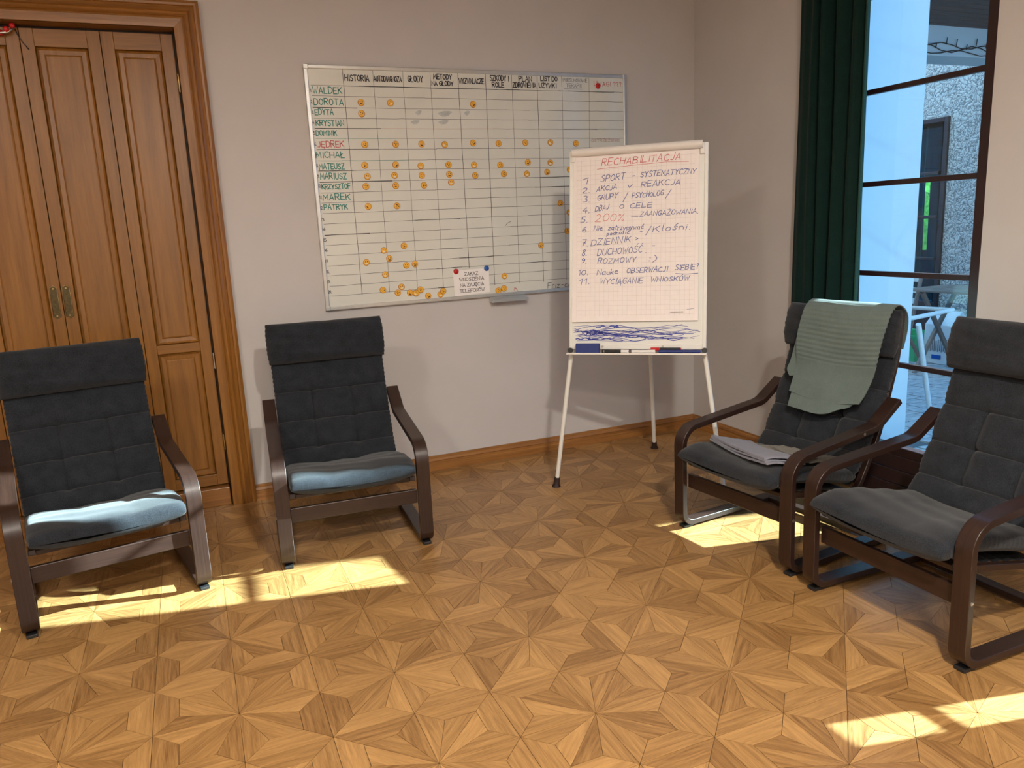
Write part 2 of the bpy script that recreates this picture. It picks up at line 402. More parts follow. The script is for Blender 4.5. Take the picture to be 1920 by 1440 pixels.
for k in range(4):
    x1, x0 = edges[k] - .0015, edges[k + 1] + .0015
    m = MB(); st = .058; zb, zt = .112, 2.538
    for a, b in (((x0, YD, zb), (x0 + st, YD + TH, zt)), ((x1 - st, YD, zb), (x1, YD + TH, zt))): m.box(a, b)
    leaf = m.build('door_leaf', M['door'], door, bevel=.002)
    r = MB()
    for z0, z1 in ((zb, .175), (.893, .942), (2.455, zt)): r.box((x0 + st, YD + .0005, z0), (x1 - st, YD + TH, z1))
    r.build('rail', M['doorh'], leaf, bevel=.002)
    for z0, z1 in ((.175, .893), (.942, 2.455)):
        raised(MB(), x0 + st, x1 - st, z0, z1, YD).build('panel', M['door'], leaf)
    if k in (1, 2):
        xc = -1.588 if k == 1 else -1.645
        w, h = .017, .085; out = [(xc - w, 1.215 - h + .012), (xc, 1.215 - h), (xc + w, 1.215 - h + .012), (xc + w, 1.215 + h - .012), (xc, 1.215 + h), (xc - w, 1.215 + h - .012)]
        pl_ = MB().prism(out, lambda p, d: (p[0], d, p[1]), YD - .004, YD + .002).build('flush_pull', M['brassd'], leaf, bevel=.001); MB().tube([(p[0], YD - .0045, p[1]) for p in out + out[:1]], .0016, 6).build('flush_pull_edge', M['brass'], leaf, smooth=True)
        s = .72; cup = [(xc + s * w * math.cos(t), 1.213 + (.040 if math.sin(t) > 0 else -.040) + s * w * math.sin(t)) for t in [2 * PI * i / 20 for i in range(20)]]
        MB().prism(cup, lambda p, d: (p[0], d, p[1]), YD - .0046, YD - .003).build('flush_pull_cup', M['brassd'], leaf)
        rim = MB().tube([(xc + (.013) * math.cos(t), YD - .0055, 1.168 + .012 * math.sin(t)) for t in [PI + PI * i / 10 for i in range(11)]], .0014, 6)
        for zz in (1.285, 1.145): rim.tube([(xc, YD - .008, zz), (xc, YD - .003, zz)], .0045, 10)
        rim.build('screw_and_rim', M['brass'], leaf, smooth=True, sharp=40)
    if k == 0:
        for z in (2.30, .83, .36): box('hinge', (-.9255, YD - .006, z - .045), (-.9195, YD + .004, z + .045), M['brass'] if z != .83 else M['steel'], leaf, .001)
struct(box('door_shade_sheet', (-2.32, YD + .04, 0), (-.915, YD + .05, 2.6), M['black'], bevel=0))   # black sheet standing in for the shade behind the leaves
# red beaded ornament hooked over the door top and its cord
orn = empty('hanging_ornament', (-1.70, YD - .03, 2.50)); tag(orn, 'shiny red beaded ornament hooked over the top of the wooden folding door', 'ornament')
for i in range(7):
    t = i / 6; o = lathe([(.002, -.014), (.011, -.009), (.014, 0), (.011, .009), (.002, .014)], 12).build('bead', M['red'], orn, smooth=True)
    o.location = (-.085 + .155 * t, .008 * math.sin(i * 2.1), .018 - .03 * math.sin(PI * t) + .02 * t)
MB().tube([(-.10, .0, .02), (-.05, -.004, .006), (0, -.004, .0), (.05, -.002, .008), (.075, .0, .03)], .006, 8).build('wire', M['steel'], orn, smooth=True)
MB().tube([(.078, .018, .028), (.085, .018, .0), (.10, .020, -.03), (.122, .022, -.062)], .0022, 8).build('cord', M['black'], orn, smooth=True)

# ------------------------------------------------------------------ windows
def window(name, y0, y1, zs, z0, z1, mull=()):
    w = empty(name, (0, 0, 0)); w['kind'] = 'structure'; X0, X1 = XW + .004, XW + .060; fw = .05
    m = MB()
    m.box((X0, y0, z0), (X1, y0 + fw, z1)); m.box((X0, y1 - fw, z0), (X1, y1, z1)); m.box((X0, y0 + fw, z1 - fw), (X1, y1 - fw, z1)); m.box((X0, y0 + fw, z0), (X1, y1 - fw, z0 + .045))
    m.build('window_frame', M['frame'], w, bevel=.003)
    for z in zs: box('glazing_bar', (X0 + .012, y0 + fw, z - .013), (X1 - .018, y1 - fw, z + .013), M['frame'], w, .003)
    for y in mull: box('glazing_bar', (X0 + .010, y - .02, z0 + .045), (X1 - .016, y + .02, z1 - fw), M['frame'], w, .003)
    zz = [z0 + .045] + [z for z in zs] + [z1 - fw]
    for a, b in zip(zz, zz[1:]): box('pane', (XW + .030, y0 + fw, a), (XW + .034, y1 - fw, b), M['glass'], w, 0)
    return w
ZS = (.705, 1.163, 1.617, 2.07, 2.525)
w1 = window('window_1', WY0, WY1, ZS, .235, WZ1)
for k in range(3): box('plinth_board', (XW + .004, WY0, .004 + k * .078), (XW + .050, WY1, .078 + k * .078), M['frame'], w1, .004)
w2 = window('window_2', VY0, VY1, ZS, .25, WZ1)

def curtain(name, y0, y1, x, label, z0=.02, z1=3.02, folds=7, amp=.035, seed=1):
    rg = random.Random(seed); n = 96; nz = 14; m = MB()
    ph = [rg.uniform(-.5, .5) for _ in range(folds + 2)]
    th = .004
    def prof_(t):
        a = t * folds; return amp * math.sin(a * 2 * PI + ph[int(a)] * .5) * (.6 + .4 * math.sin(a * 1.7 + seed)) + .012 * math.sin(a * 5.3 + 1)
    for side in (0, 1):
        for j in range(nz + 1):
            z = z0 + (z1 - z0) * j / nz
            for i in range(n + 1):
                t = i / n; k = 1 + .10 * (1 - j / nz)
                m.v.append((x + prof_(t) * k + side * th + .006 * math.sin(z * 2.3 + t * 9), (y0 + y1) / 2 + (y1 - y0) * (t - .5) * (.97 + .05 * (1 - j / nz)), z))
    N = (n + 1) * (nz + 1)
    for side in (0, 1):
        for j in range(nz):
            for i in range(n):
                a = side * N + j * (n + 1) + i; q = (a, a + 1, a + n + 2, a + n + 1); m.f.append(q if side == 0 else q[::-1]); m.uv.append([(0, 0)] * 4)
    for j in range(nz):
        for i in (0, n):
            a = j * (n + 1) + i; m.f.append((a, a + n + 1, a + N + n + 1, a + N)); m.uv.append([(0, 0)] * 4)
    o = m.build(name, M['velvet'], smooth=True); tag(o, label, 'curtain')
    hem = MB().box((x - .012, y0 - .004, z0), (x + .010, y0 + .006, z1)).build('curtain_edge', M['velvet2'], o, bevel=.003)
    return o
curtain('curtain', 1.122, 1.592, XW - .075, 'dark green floor length velvet curtain bunched at the far side of the window', folds=5, seed=3)

curtain('curtain', -1.98, -.835, XW - .105, 'unseen velvet curtain added across the nearer window to narrow its sun patch', amp=.024, folds=11, seed=5)  # unseen curtain, added so only a narrow band of sun passes
rb = empty('added_roller_blind', (XW - .012, -1.3, 3.0)); tag(rb, 'unseen dark green blind added over the nearer window to end its sun patch', 'blind')  # unseen blind, added to cut off the far end of the sun patch
o = box('added_blind_cloth', (XW - .014, VY0 - .02, .84), (XW - .010, VY1 + .03, 3.0), M['velvet'], rb, 0); o.location = -rb.location
o = MB().tube([(XW - .018, VY0 - .02, 3.02), (XW - .018, VY1 + .03, 3.02)], .016, 14).build('added_blind_roller', M['white'], rb, smooth=True, sharp=50); o.location = -rb.location
# ------------------------------------------------------------------ bentwood armchair
HW, SWD, TK = .355, .062, .026
def fillet(pts, rad, seg=10):
    out = [Vector(pts[0])]
    for i in range(1, len(pts) - 1):
        p0, p, p2 = Vector(pts[i - 1]), Vector(pts[i]), Vector(pts[i + 1]); a = (p0 - p).normalized(); b = (p2 - p).normalized()
        ang = a.angle(b); r = rad[i - 1]; d = min(r / math.tan(ang / 2), .49 * (p0 - p).length, .49 * (p2 - p).length); r = d * math.tan(ang / 2)
        c = p + (a + b).normalized() * (r / math.sin(ang / 2)); s = p + a * d - c; e = p + b * d - c
        tot = s.angle(e); cr = s.x * e.y - s.y * e.x; sg = 1 if cr > 0 else -1
        for k in range(seg + 1):
            t = sg * tot * k / seg; out.append(c + Vector((s.x * math.cos(t) - s.y * math.sin(t), s.x * math.sin(t) + s.y * math.cos(t))))
    out.append(Vector(pts[-1])); return out
def strip(path, x0, x1, t, inward=1):
    """bent lamination: path is (depth, z) of the outer face; thickness goes to the given side"""
    m = MB(); n = len(path); s = 0; ln = []
    inner = []
    for i, p in enumerate(path):
        q0 = path[max(i - 1, 0)]; q1 = path[min(i + 1, n - 1)]; d = (q1 - q0).normalized(); nn = Vector((-d.y, d.x)) * inward
        inner.append(p + nn * t)
        if i: s += (p - path[i - 1]).length
        ln.append(s)
    for p, q in zip(path, inner): m.v += [(x0, p.x, p.y), (x1, p.x, p.y), (x1, q.x, q.y), (x0, q.x, q.y)]
    w = x1 - x0
    U = [0, w, w + t, 2 * w + t, 2 * w + 2 * t]
    for i in range(n - 1):
        for k in range(4):
            j = (k + 1) % 4; m.f.append((4 * i + k, 4 * i + j, 4 * i + 4 + j, 4 * i + 4 + k)); m.uv.append([(ln[i], U[k]), (ln[i], U[k + 1]), (ln[i + 1], U[k + 1]), (ln[i + 1], U[k])])
    m.f += [(0, 1, 2, 3), tuple(4 * n - 4 + k for k in (3, 2, 1, 0))]; m.uv += [[(0, 0), (w, 0), (w, t), (0, t)]] * 2
    return m
def smoothpath(pts, n):
    P = [Vector(p) for p in pts]; out = []
    ds = [0]
    for a, b in zip(P, P[1:]): ds.append(ds[-1] + (b - a).length)
    for k in range(n + 1):
        s = ds[-1] * k / n; i = max(j for j in range(len(P) - 1) if ds[j] <= s + 1e-9); t = (s - ds[i]) / (ds[i + 1] - ds[i])
        p0, p1, p2, p3 = P[max(i - 1, 0)], P[i], P[i + 1], P[min(i + 2, len(P) - 1)]
        out.append(.5 * ((2 * p1) + (p2 - p0) * t + (2 * p0 - 5 * p1 + 4 * p2 - p3) * t * t + (3 * p1 - p0 - 3 * p2 + p3) * t ** 3))
    return out
def cushion(name, path, hw, th, mat, parent, nv=60, nu=50, lines_u=(), lines_v=(), urange=None, dip=0, endr=.5, widths=None, depth=.012, side=-1, seed=0, tufts=()):
    """padded cushion swept along (depth, z) path; front face is on the 'side' of the path"""
    P = smoothpath(path, nv); m = MB(); rg = random.Random(seed); n = 2 * nu; ph = [rg.uniform(0, 6) for _ in range(6)]
    tot = sum((b - a).length for a, b in zip(P, P[1:])); s = 0; rings = []
    for i, p in enumerate(P):
        if i: s += (p - P[i - 1]).length
        v = s / tot; d = (P[min(i + 1, nv)] - P[max(i - 1, 0)]).normalized(); nn = Vector((-d.y, d.x)) * side
        e = min(s, tot - s) / (th * endr); tk = th * (math.sqrt(max(0, 1 - (1 - min(e, 1)) ** 2)) * .96 + .04)
        w = hw * (widths(v) if widths else 1) - .006 * (1 - min(e, 1))
        ring = []
        for k in range(n):
            a = 2 * PI * k / n; cs, sn = math.cos(a), math.sin(a)
            x = w * math.copysign(abs(cs) ** .42, cs); h = tk / 2 * math.copysign(abs(sn) ** .62, sn)
            xn = x / hw; g = 0
            if sn > 0:
                for lu in lines_u:
                    if urange is None or urange[0] < v < urange[1]: g += math.exp(-((x - lu) / .0045) ** 2) * .6 + math.exp(-((x - lu) / .024) ** 2) * .5
                for lv in lines_v:
                    dd = (v - lv) * tot; g = max(g, math.exp(-(dd / .0045) ** 2) * .6 + math.exp(-(dd / .024) ** 2) * .5)
                for (tu, tv) in tufts:
                    dd = ((v - tv) * tot) ** 2 + (x - tu) ** 2; g += 1.1 * math.exp(-dd / .0003)
                h -= depth * g
                h += .0022 * math.sin(x * 31 + ph[0] + v * 9) + .002 * math.sin(v * 27 + ph[1] + x * 11)
            # side gathers
            if abs(cs) > .8: x += .0012 * math.sin(s * 260 + ph[2])
            off = nn * h - nn * dip * (1 - xn * xn)
            ring.append(len(m.v)); m.v.append((x, p.x + off.x, p.y + off.y))
        rings.append(ring)
    for r0, r1 in zip(rings, rings[1:]):
        for k in range(n):
            j = (k + 1) % n; m.f.append((r0[k], r0[j], r1[j], r1[k])); m.uv.append([(0, 0)] * 4)
    m.f += [tuple(rings[0]), tuple(reversed(rings[-1]))]; m.uv += [[(0, 0)] * n] * 2
    o = m.build(name, mat, parent, smooth=True)
    def thread(idx):
        if len(idx) > 3: MB().tube([Vector(m.v[q]) for q in idx], .0017, 5).build('seam', M['seam'], o, smooth=True)
    for lv in lines_v:
        rr = rings[min(range(len(rings)), key=lambda q: abs(q / nv - lv))]; thread([q for k, q in enumerate(rr) if 0 < k < nu and abs(m.v[q][0]) < hw * .62])
    if lines_v:
        for lu in lines_u: thread([min((q for k, q in enumerate(rr) if 0 < k < nu), key=lambda q: abs(m.v[q][0] - lu)) for i, rr in enumerate(rings) if lines_v[0] <= i / nv <= lines_v[-1]])
    return o
HEAD = [(.690, .842), (.700, .90), (.712, .98), (.735, 1.048)]
def make_chair(label, loc, rz, group):
    t = empty('bentwood_armchair', loc, rz); tag(t, label, 'armchair', group)
    arm = fillet([(.675, .668), (.535, .572), (-.004, .512), (.0, .014), (.64, .014)], [.10, .105, .07], 10)
    for sx in (-1, 1):
        a, b = sorted((sx * HW, sx * (HW - SWD)))
        side = strip(arm, a, b, TK, 1).build('side_frame', M['dark'], t, smooth=True, bevel=.002, sharp=35)
        xc = sx * (HW - SWD / 2)
        box('foot_pad', (xc - .020, .018, .0), (xc + .020, .075, .0145), M['black'], side, .003)
        box('foot_pad', (xc - .020, .56, .0), (xc + .020, .61, .0145), M['black'], side, .003)
        for (yy, zz) in ((.012, .255), (.44, .548)):
            lathe([(.001, -.002), (.007, -.002), (.0075, .001), (.004, .0025), (.001, .0026)], 14).build('bolt', M['steel'], side).matrix_local = Matrix.Translation((sx * (HW + .0005), yy, zz)) @ Matrix.Rotation(sx * PI / 2, 4, 'Y')
        rail = fillet([(.03, .352), (.50, .262), (.63, .50), (.735, .84), (.755, 1.035)], [.07, .5, .5], 10)
        c, d = sorted((sx * (HW - SWD - .004), sx * (HW - SWD - .030)))
        strip(rail, c, d, .022, -1).build('seat_rail', M['dark'], t, smooth=True, bevel=.002, sharp=35)
    ix = HW - SWD
    box('front_rail', (-ix, .030, .215), (ix, .050, .283), M['dark'], t, .003)
    box('rear_rail', (-ix, .585, .0142), (ix, .632, .040), M['dark'], t, .003)
    MB().box((-ix + .03, .030, .326), (ix - .03, .075, .346)).build('seat_slat', M['dark'], t, bevel=.003)
    MB().box((-ix + .03, .748, .985), (ix - .03, .768, 1.035)).build('top_rail', M['dark'], t, bevel=.003)
    web = MB()
    for sg in range(6): web.box((-ix + .03, .12 + sg * .06, .3305 - sg * .0115), (ix - .03, .155 + sg * .06, .3335 - sg * .0115))
    web.build('seat_webbing', M['black'], t)
    cushion('seat_cushion', [(-.048, .392), (-.01, .402), (.06, .409), (.18, .395), (.32, .367), (.44, .338), (.50, .325)], .286, .086, M['fabric'], t, dip=.020, endr=.5, lines_u=(-.095, .095), urange=(-.1, 1.1), depth=.006, side=1, seed=1)
    cushion('back_cushion', [(.475, .335), (.545, .43), (.605, .545), (.672, .69), (.715, .80), (.737, .92), (.745, 1.03)], .296, .066, M['fabric'], t, nv=230, nu=110, dip=.014,
            lines_u=(-.103, .103), lines_v=(.145, .338, .545), urange=(.145, .545), depth=.017, side=1, seed=2, tufts=[(u, v) for u in (-.103, .103) for v in (.145, .338, .545)],
            widths=lambda v: .97 + .02 * v)
    cushion('headrest', HEAD, .304, .106, M['fabric'], t, nv=30, endr=.55, side=1, seed=3, depth=.0, dip=.004)
    return t
GR = 'bentwood armchairs around the room'
def place(mid, deg):
    a = math.radians(deg); return (mid[0] + math.sin(a) * .045, mid[1] - math.cos(a) * .045, 0), a
c1 = place((-1.418, 1.482), 10.8); c2 = place((-.4095, 1.5585), -3.6); c3 = place((1.1555, .779), -83.4); c4 = place((1.1875, -.0135), -89.6); c5 = place((1.19, -1.06), -92)
ch = make_chair('charcoal cushioned bentwood armchair in front of the wooden folding door', c1[0], c1[1], GR)
for (loc, a), lb in ((c2, 'charcoal cushioned bentwood armchair under the left end of the whiteboard'), (c3, 'bentwood armchair with a grey cloth draped over its headrest, beside the flip chart'),
                     (c4, 'empty charcoal bentwood armchair nearest the camera in front of the window wall')):
    o = copy_tree(ch); o.location = loc; o.rotation_euler = (0, 0, a); tag(o, lb, 'armchair', GR)
# local coordinates on the third chair
A3 = c3[1]; AX = Vector((math.cos(A3), math.sin(A3), 0)); DP = Vector((-math.sin(A3), math.cos(A3), 0)); O3 = Vector(c3[0])
def local3(u, v, dd):
    r = ray(u, v); P = CP + r * (((O3 + DP * dd - CP).dot(DP)) / r.dot(DP)); return (P - O3).dot(AX), dd, P.z

# ------------------------------------------------------------------ cloths
def sheet(rows, th, mat, name, parent=None, nu=40, nv=60, ripple=None):
    """rows: list of rails (3-D points), lofted both ways and given thickness"""
    def cr(P, n):
        ds = [0]
        for a, b in zip(P, P[1:]): ds.append(ds[-1] + max((b - a).length, 1e-6))
        out = []
        for k in range(n + 1):
            s = ds[-1] * k / n; i = max(j for j in range(len(P) - 1) if ds[j] <= s + 1e-9); t = (s - ds[i]) / (ds[i + 1] - ds[i])
            p0, p1, p2, p3 = P[max(i - 1, 0)], P[i], P[i + 1], P[min(i + 2, len(P) - 1)]
            out.append(.5 * ((2 * p1) + (p2 - p0) * t + (2 * p0 - 5 * p1 + 4 * p2 - p3) * t * t + (3 * p1 - p0 - 3 * p2 + p3) * t ** 3))
        return out
    R = [cr([Vector(p) for p in r], nu) for r in rows]
    cols = [cr([R[j][i] for j in range(len(R))], nv) for i in range(nu + 1)]
    m = MB(); G = [[cols[i][j] for i in range(nu + 1)] for j in range(nv + 1)]
    def nrm(i, j):
        a = G[j][min(i + 1, nu)] - G[j][max(i - 1, 0)]; b = G[min(j + 1, nv)][i] - G[max(j - 1, 0)][i]; c = a.cross(b); return c.normalized() if c.length > 1e-12 else Vector((0, 0, 1))
    top = []; bot = []
    for j in range(nv + 1):
        for i in range(nu + 1):
            n_ = nrm(i, j); r_ = ripple(i / nu, j / nv) if ripple else 0
            top.append(G[j][i] + n_ * (th / 2 + r_)); bot.append(G[j][i] - n_ * (th / 2 - r_ * .5))
    N = len(top); m.v = [tuple(p) for p in top + bot]; w = nu + 1
    for j in range(nv):
        for i in range(nu):
            a = j * w + i; m.f.append((a, a + 1, a + w + 1, a + w)); m.f.append((N + a, N + a + w, N + a + w + 1, N + a + 1)); m.uv += [[(0, 0)] * 4] * 2
    for j in range(nv):
        for a in (j * w, j * w + nu): m.f.append((a, a + w, N + a + w, N + a)); m.uv.append([(0, 0)] * 4)
    for i in range(nu):
        for a in (i, nv * w + i): m.f.append((a, a + 1, N + a + 1, N + a)); m.uv.append([(0, 0)] * 4)
    return m.build(name, mat, parent, smooth=True, sharp=50)
cl = empty('draped_cloth', O3, A3); tag(cl, 'grey-green ribbed cotton cloth draped over the headrest of the armchair', 'cloth')
def row(y, z, x0, x1, k=5, sag=0): return [(x0 + (x1 - x0) * i / (k - 1), y + .004 * math.sin(i * 1.9 + z * 20), z - sag * math.sin(PI * i / (k - 1))) for i in range(k)]
upper = [row(.845, .86, -.17, .25), row(.835, .96, -.175, .27), row(.812, 1.032, -.175, .28), row(.750, 1.072, -.175, .285), row(.690, 1.045, -.172, .29), row(.656, .98, -.170, .288), row(.640, .90, -.172, .278), row(.634, .83, -.168, .272), row(.625, .76, -.162, .262), row(.588, .685, -.155, .25, sag=.012), row(.565, .640, -.150, .235, sag=.022)]
def rib(u, v): return .0026 * math.sin(v * 210) if .38 < v < .76 else 0
sheet([[(x, y - .014, z) for x, y, z in r] for r in upper], .005, M['towel'], 'upper_layer', cl, 40, 260, rib)
under = [row(.634, .86, -.15, .24), row(.630, .80, -.15, .24), row(.620, .75, -.145, .235), row(.590, .68, -.14, .22), row(.556, .62, -.138, .19), [(-.136, .535, .572), (-.05, .527, .568), (.04, .523, .566), (.10, .530, .578), (.14, .548, .604)]]
sheet([[(x, y - .006, z) for x, y, z in r] for r in under], .005, M['towel'], 'under_layer', cl, 30, 40)
ear = [[(-.205, .618, .775), (-.17, .618, .79)], [(-.215, .606, .735), (-.165, .612, .745)], [(-.19, .590, .70), (-.15, .596, .705)]]
ear = [[Vector(p) for p in r] for r in ear]; ear = [[r[0], (r[0] + r[1]) / 2, r[1]] for r in ear]
sheet([[(-.185, .640, .90), (-.175, .640, .90), (-.16, .640, .90)], [(-.205, .622, .78), (-.185, .624, .785), (-.15, .626, .79)], [(-.212, .606, .735), (-.185, .610, .738), (-.15, .612, .742)], [(-.185, .592, .705), (-.165, .594, .708), (-.14, .598, .712)]], .005, M['towel'], 'folded_corner', cl, 10, 20)

fc = empty('folded_cloth', O3, A3); tag(fc, 'folded lilac-grey cloth lying on the seat of the armchair with the draped cloth', 'cloth')
def fold(name, corners, th, mat, zoff, seed, dz=.0):
    """corners: 4 local (x,y) -> lies on the seat cushion"""
    def seat(x, y): return .409 + .053 - .020 * (1 - (x / .286) ** 2) - max(0, y - .06) * .172
    rows = []
    for j in range(6):
        t = j / 5; r = []
        for i in range(6):
            s = i / 5; a = Vector(corners[0]).lerp(Vector(corners[1]), s); b = Vector(corners[3]).lerp(Vector(corners[2]), s); p = a.lerp(b, t)
            r.append((p.x, p.y, seat(p.x, p.y) + zoff + .004 * math.sin(s * 7 + seed) * math.sin(t * 5 + seed) + dz * t))
        rows.append(r)
    return sheet(rows, th, mat, name, fc, 24, 24, lambda u, v: .0012 * math.sin(u * 60 + v * 20))
fold('bottom_fold', [(-.225, .105), (.215, .005), (.275, .17), (-.13, .27)], .007, M['towel2'], .008, 1)
fold('middle_fold', [(-.222, .11), (.20, .012), (.262, .165), (-.125, .265)], .006, M['towel2'], .018, 2)
fold('top_fold', [(-.23, .118), (.19, .018), (.255, .17), (-.13, .275)], .008, M['towel2'], .028, 3)
fold2 = empty('crumpled_cloth', O3, A3); tag(fold2, 'beige-grey crumpled cloth at the back of the armchair seat behind the folded cloth', 'cloth')
_fc = fc; fc = fold2
fold('cloth_layer', [(-.10, .285), (.285, .185), (.29, .40), (-.06, .415)], .010, M['towel3'], .012, 4, .012)
fold('cloth_layer', [(-.04, .30), (.275, .20), (.285, .36), (.02, .40)], .010, M['towel3'], .026, 5, .004)
fc = _fc
# ------------------------------------------------------------------ hand-drawn stroke lettering
G = {
'A': '0,0 2,6 4,0|.7,2 3.3,2', 'B': '0,0 0,6|~0,6 3,6 3.4,4.6 2.6,3.2 0,3.2|~0,3.2 3.2,3.2 4,1.6 3,0 0,0', 'C': '~3.8,5 2.5,6.1 .5,5 0,3 .5,1 2.5,-.1 3.9,.9',
'D': '0,0 0,6|~0,6 2.4,6 4,4.6 4,1.6 2.4,0 0,0', 'E': '3.5,6 0,6 0,0 3.6,0|0,3 3,3', 'F': '3.5,6 0,6 0,0|0,3.1 3,3.1', 'G': '~3.8,5 2.5,6.1 .5,5 0,3 .5,1 2.3,-.1 3.8,.8 3.8,2.7|3.8,2.7 2.2,2.7',
'H': '0,0 0,6|4,0 4,6|0,3 4,3', 'I': '1,0 1,6', 'J': '~2.8,6 2.8,1.5 1.8,0 .2,.6', 'K': '0,0 0,6|3.6,6 0,2.6|1.2,3.6 3.8,0', 'L': '0,6 0,0 3.4,0', 'M': '0,0 .4,6 2.3,2.2 4.2,6 4.6,0',
'N': '0,0 0,6 3.8,0 3.8,6', 'O': '~2,6 .4,5 0,3 .4,1 2,0 3.6,1 4,3 3.6,5 2,6', 'P': '0,0 0,6|~0,6 3,6 3.8,4.6 3,3 0,2.9', 'Q': '~2,6 .4,5 0,3 .4,1 2,0 3.6,1 4,3 3.6,5 2,6|2.4,1.6 4,-.4',
'R': '0,0 0,6|~0,6 3,6 3.7,4.6 3,3.1 0,3|1.3,3 3.8,0', 'S': '~3.6,5.2 2.2,6.1 .5,5.4 .5,3.9 2,3.1 3.5,2.3 3.5,.8 1.9,-.1 .1,.8', 'T': '-.1,6 4,6|2,6 2,0', 'U': '~0,6 0,1.6 .9,.1 2,0 3.1,.1 4,1.6 4,6',
'V': '0,6 2,0 4,6', 'W': '0,6 1.2,0 2.5,4 3.8,0 5,6', 'X': '0,0 4,6|0,6 4,0', 'Y': '0,6 2,3 4,6|2,3 2,0', 'Z': '0,6 3.8,6 0,0 3.9,0', 'Ł': '0,6 0,0 3.4,0|-.8,2.3 1.6,3.9', 'Ę': '3.5,6 0,6 0,0 3.6,0|0,3 3,3|~2.8,0 2.2,-1 3.2,-1.6',
'Ą': '0,0 2,6 4,0|.7,2 3.3,2|~3.8,0 3.2,-1 4.2,-1.6', 'Ż': '0,6 3.8,6 0,0 3.9,0|1.8,7.1 2.1,7.1', 'Ś': '~3.6,5.2 2.2,6.1 .5,5.4 .5,3.9 2,3.1 3.5,2.3 3.5,.8 1.9,-.1 .1,.8|2,6.9 3,7.9', 'Ć': '~3.8,5 2.5,6.1 .5,5 0,3 .5,1 2.5,-.1 3.9,.9|2,6.9 3,7.9',
'Ó': '~2,6 .4,5 0,3 .4,1 2,0 3.6,1 4,3 3.6,5 2,6|2,6.8 3,7.8', 'Ń': '0,0 0,6 3.8,0 3.8,6|1.8,6.9 2.8,7.8',
'0': '~2,6 .4,5 0,3 .4,1 2,0 3.6,1 4,3 3.6,5 2,6', '1': '0,4.4 1.6,6 1.6,0', '2': '~.1,4.9 1.4,6.1 3.2,5.4 3.2,3.6 0,0|0,0 3.8,0', '3': '~.2,5.5 2,6.1 3.4,4.8 1.4,3.2|~1.4,3.2 3.6,2.2 3.2,.3 .1,.2', '4': '2.6,0 2.6,6 0,2 3.8,2',
'5': '3.4,6 .6,6 .4,3.6|~.4,3.6 2.6,3.8 3.6,2 2.6,.1 0,.4', '6': '~3,6 .8,4.4 0,2 1,0 3,.2 3.4,2 2,3.2 .4,2.2', '7': '0,6 3.6,6 1.4,0|.9,3 3.2,3', '8': '~2,3.2 .4,4.4 1.2,6 2.9,6 3.5,4.5 2,3.2 .2,1.7 1,0 3.1,0 3.8,1.6 2,3.2', '9': '~3.4,4.4 2,6 .4,5 .6,3.4 2.4,3.2 3.4,4.4 3,1.4 1.2,0',
'.': '.3,0 .7,.1', ',': '.6,.4 .2,-.8', '-': '.3,3 2.6,3.1', '_': '0,2.6 5,2.8', '/': '0,-1 2.8,7', '%': '.3,-.4 3.6,6.6|~.8,4.4 .1,5.2 .8,6.1 1.5,5.2 .8,4.4|~3.4,0 2.7,.8 3.4,1.6 4.1,.8 3.4,0', '?': '~.2,5 1.4,6.1 2.8,5 1.6,3.4 1.6,2|1.5,.3 1.8,.2', ':': '.3,1 .6,1.1|.3,4 .6,4.1', ')': '~.3,6.5 1.8,4.4 1.8,1.8 .2,-.6',
'>': '0,4.4 2,3.2 0,2', "'": '.4,6.4 .6,5.4',
'a': '~3,3 1,3.8 0,2 .8,0 2.8,.8|3,3.6 3,.8 3.6,0', 'c': '~2.8,3.2 1.4,3.8 0,2 1.2,0 3,.6', 'd': '~2.8,3 1,3.8 0,2 .8,0 2.8,.8|2.9,6.6 2.9,0', 'e': '~.2,2 2.8,2.4 2,3.8 .4,3.2 0,1.4 1.4,0 3,.6', 'i': '.5,3.6 .5,0|.5,5.2 .7,5.4', 'k': '0,0 0,6.4|2.6,3.6 0,1.8|.8,2.3 2.8,0', 'm': '~0,0 0,3.6|~0,2.8 1.2,3.8 1.8,2.6 1.8,0|~1.8,2.8 3,3.8 3.6,2.6 3.6,0',
'n': '0,0 0,3.6|~0,2.6 1.4,3.8 2.4,2.6 2.4,0', 'o': '~1.4,3.8 0,2.6 .3,.6 1.4,0 2.7,.8 2.7,3 1.4,3.8', 'p': '0,-2.4 0,3.6|~0,3 1.6,3.9 2.8,2 1.6,0 0,.6', 'r': '0,0 0,3.6|~0,2.6 1,3.7 2,3.5', 's': '~2.4,3.2 1,3.8 .4,2.8 2.2,1.4 1.6,.1 .1,.5', 't': '1,5.8 1,.6 2,.1|-.2,3.8 2.2,3.9', 'u': '~0,3.6 0,.8 1,0 2.4,1|2.5,3.6 2.5,0', 'y': '0,3.6 1.4,.6|2.8,3.6 .6,-2.2', 'z': '0,3.6 2.5,3.6 0,0 2.7,0', 'v': '0,3.6 1.2,0 2.6,3.6', 'w': '0,3.6 .9,0 1.9,2.8 2.9,0 3.9,3.6', 'j': '~1,3.6 1,-1.4 -.4,-2|1,5.2 1.2,5.4', 'l': '.4,6.4 .4,.3 1,0', 'ć': '~2.8,3.2 1.4,3.8 0,2 1.2,0 3,.6|1.6,4.8 2.6,5.8', 'ś': '~2.4,3.2 1,3.8 .4,2.8 2.2,1.4 1.6,.1 .1,.5|1.4,4.8 2.4,5.8', 'ę': '~.2,2 2.8,2.4 2,3.8 .4,3.2 0,1.4 1.4,0 3,.6|2,0 2.4,-1.4',
}
def chaikin(P, it=2):
    for _ in range(it):
        Q = [P[0]]
        for a, b in zip(P, P[1:]): Q += [a * .75 + b * .25, a * .25 + b * .75]
        P = Q + [P[-1]]
    return P
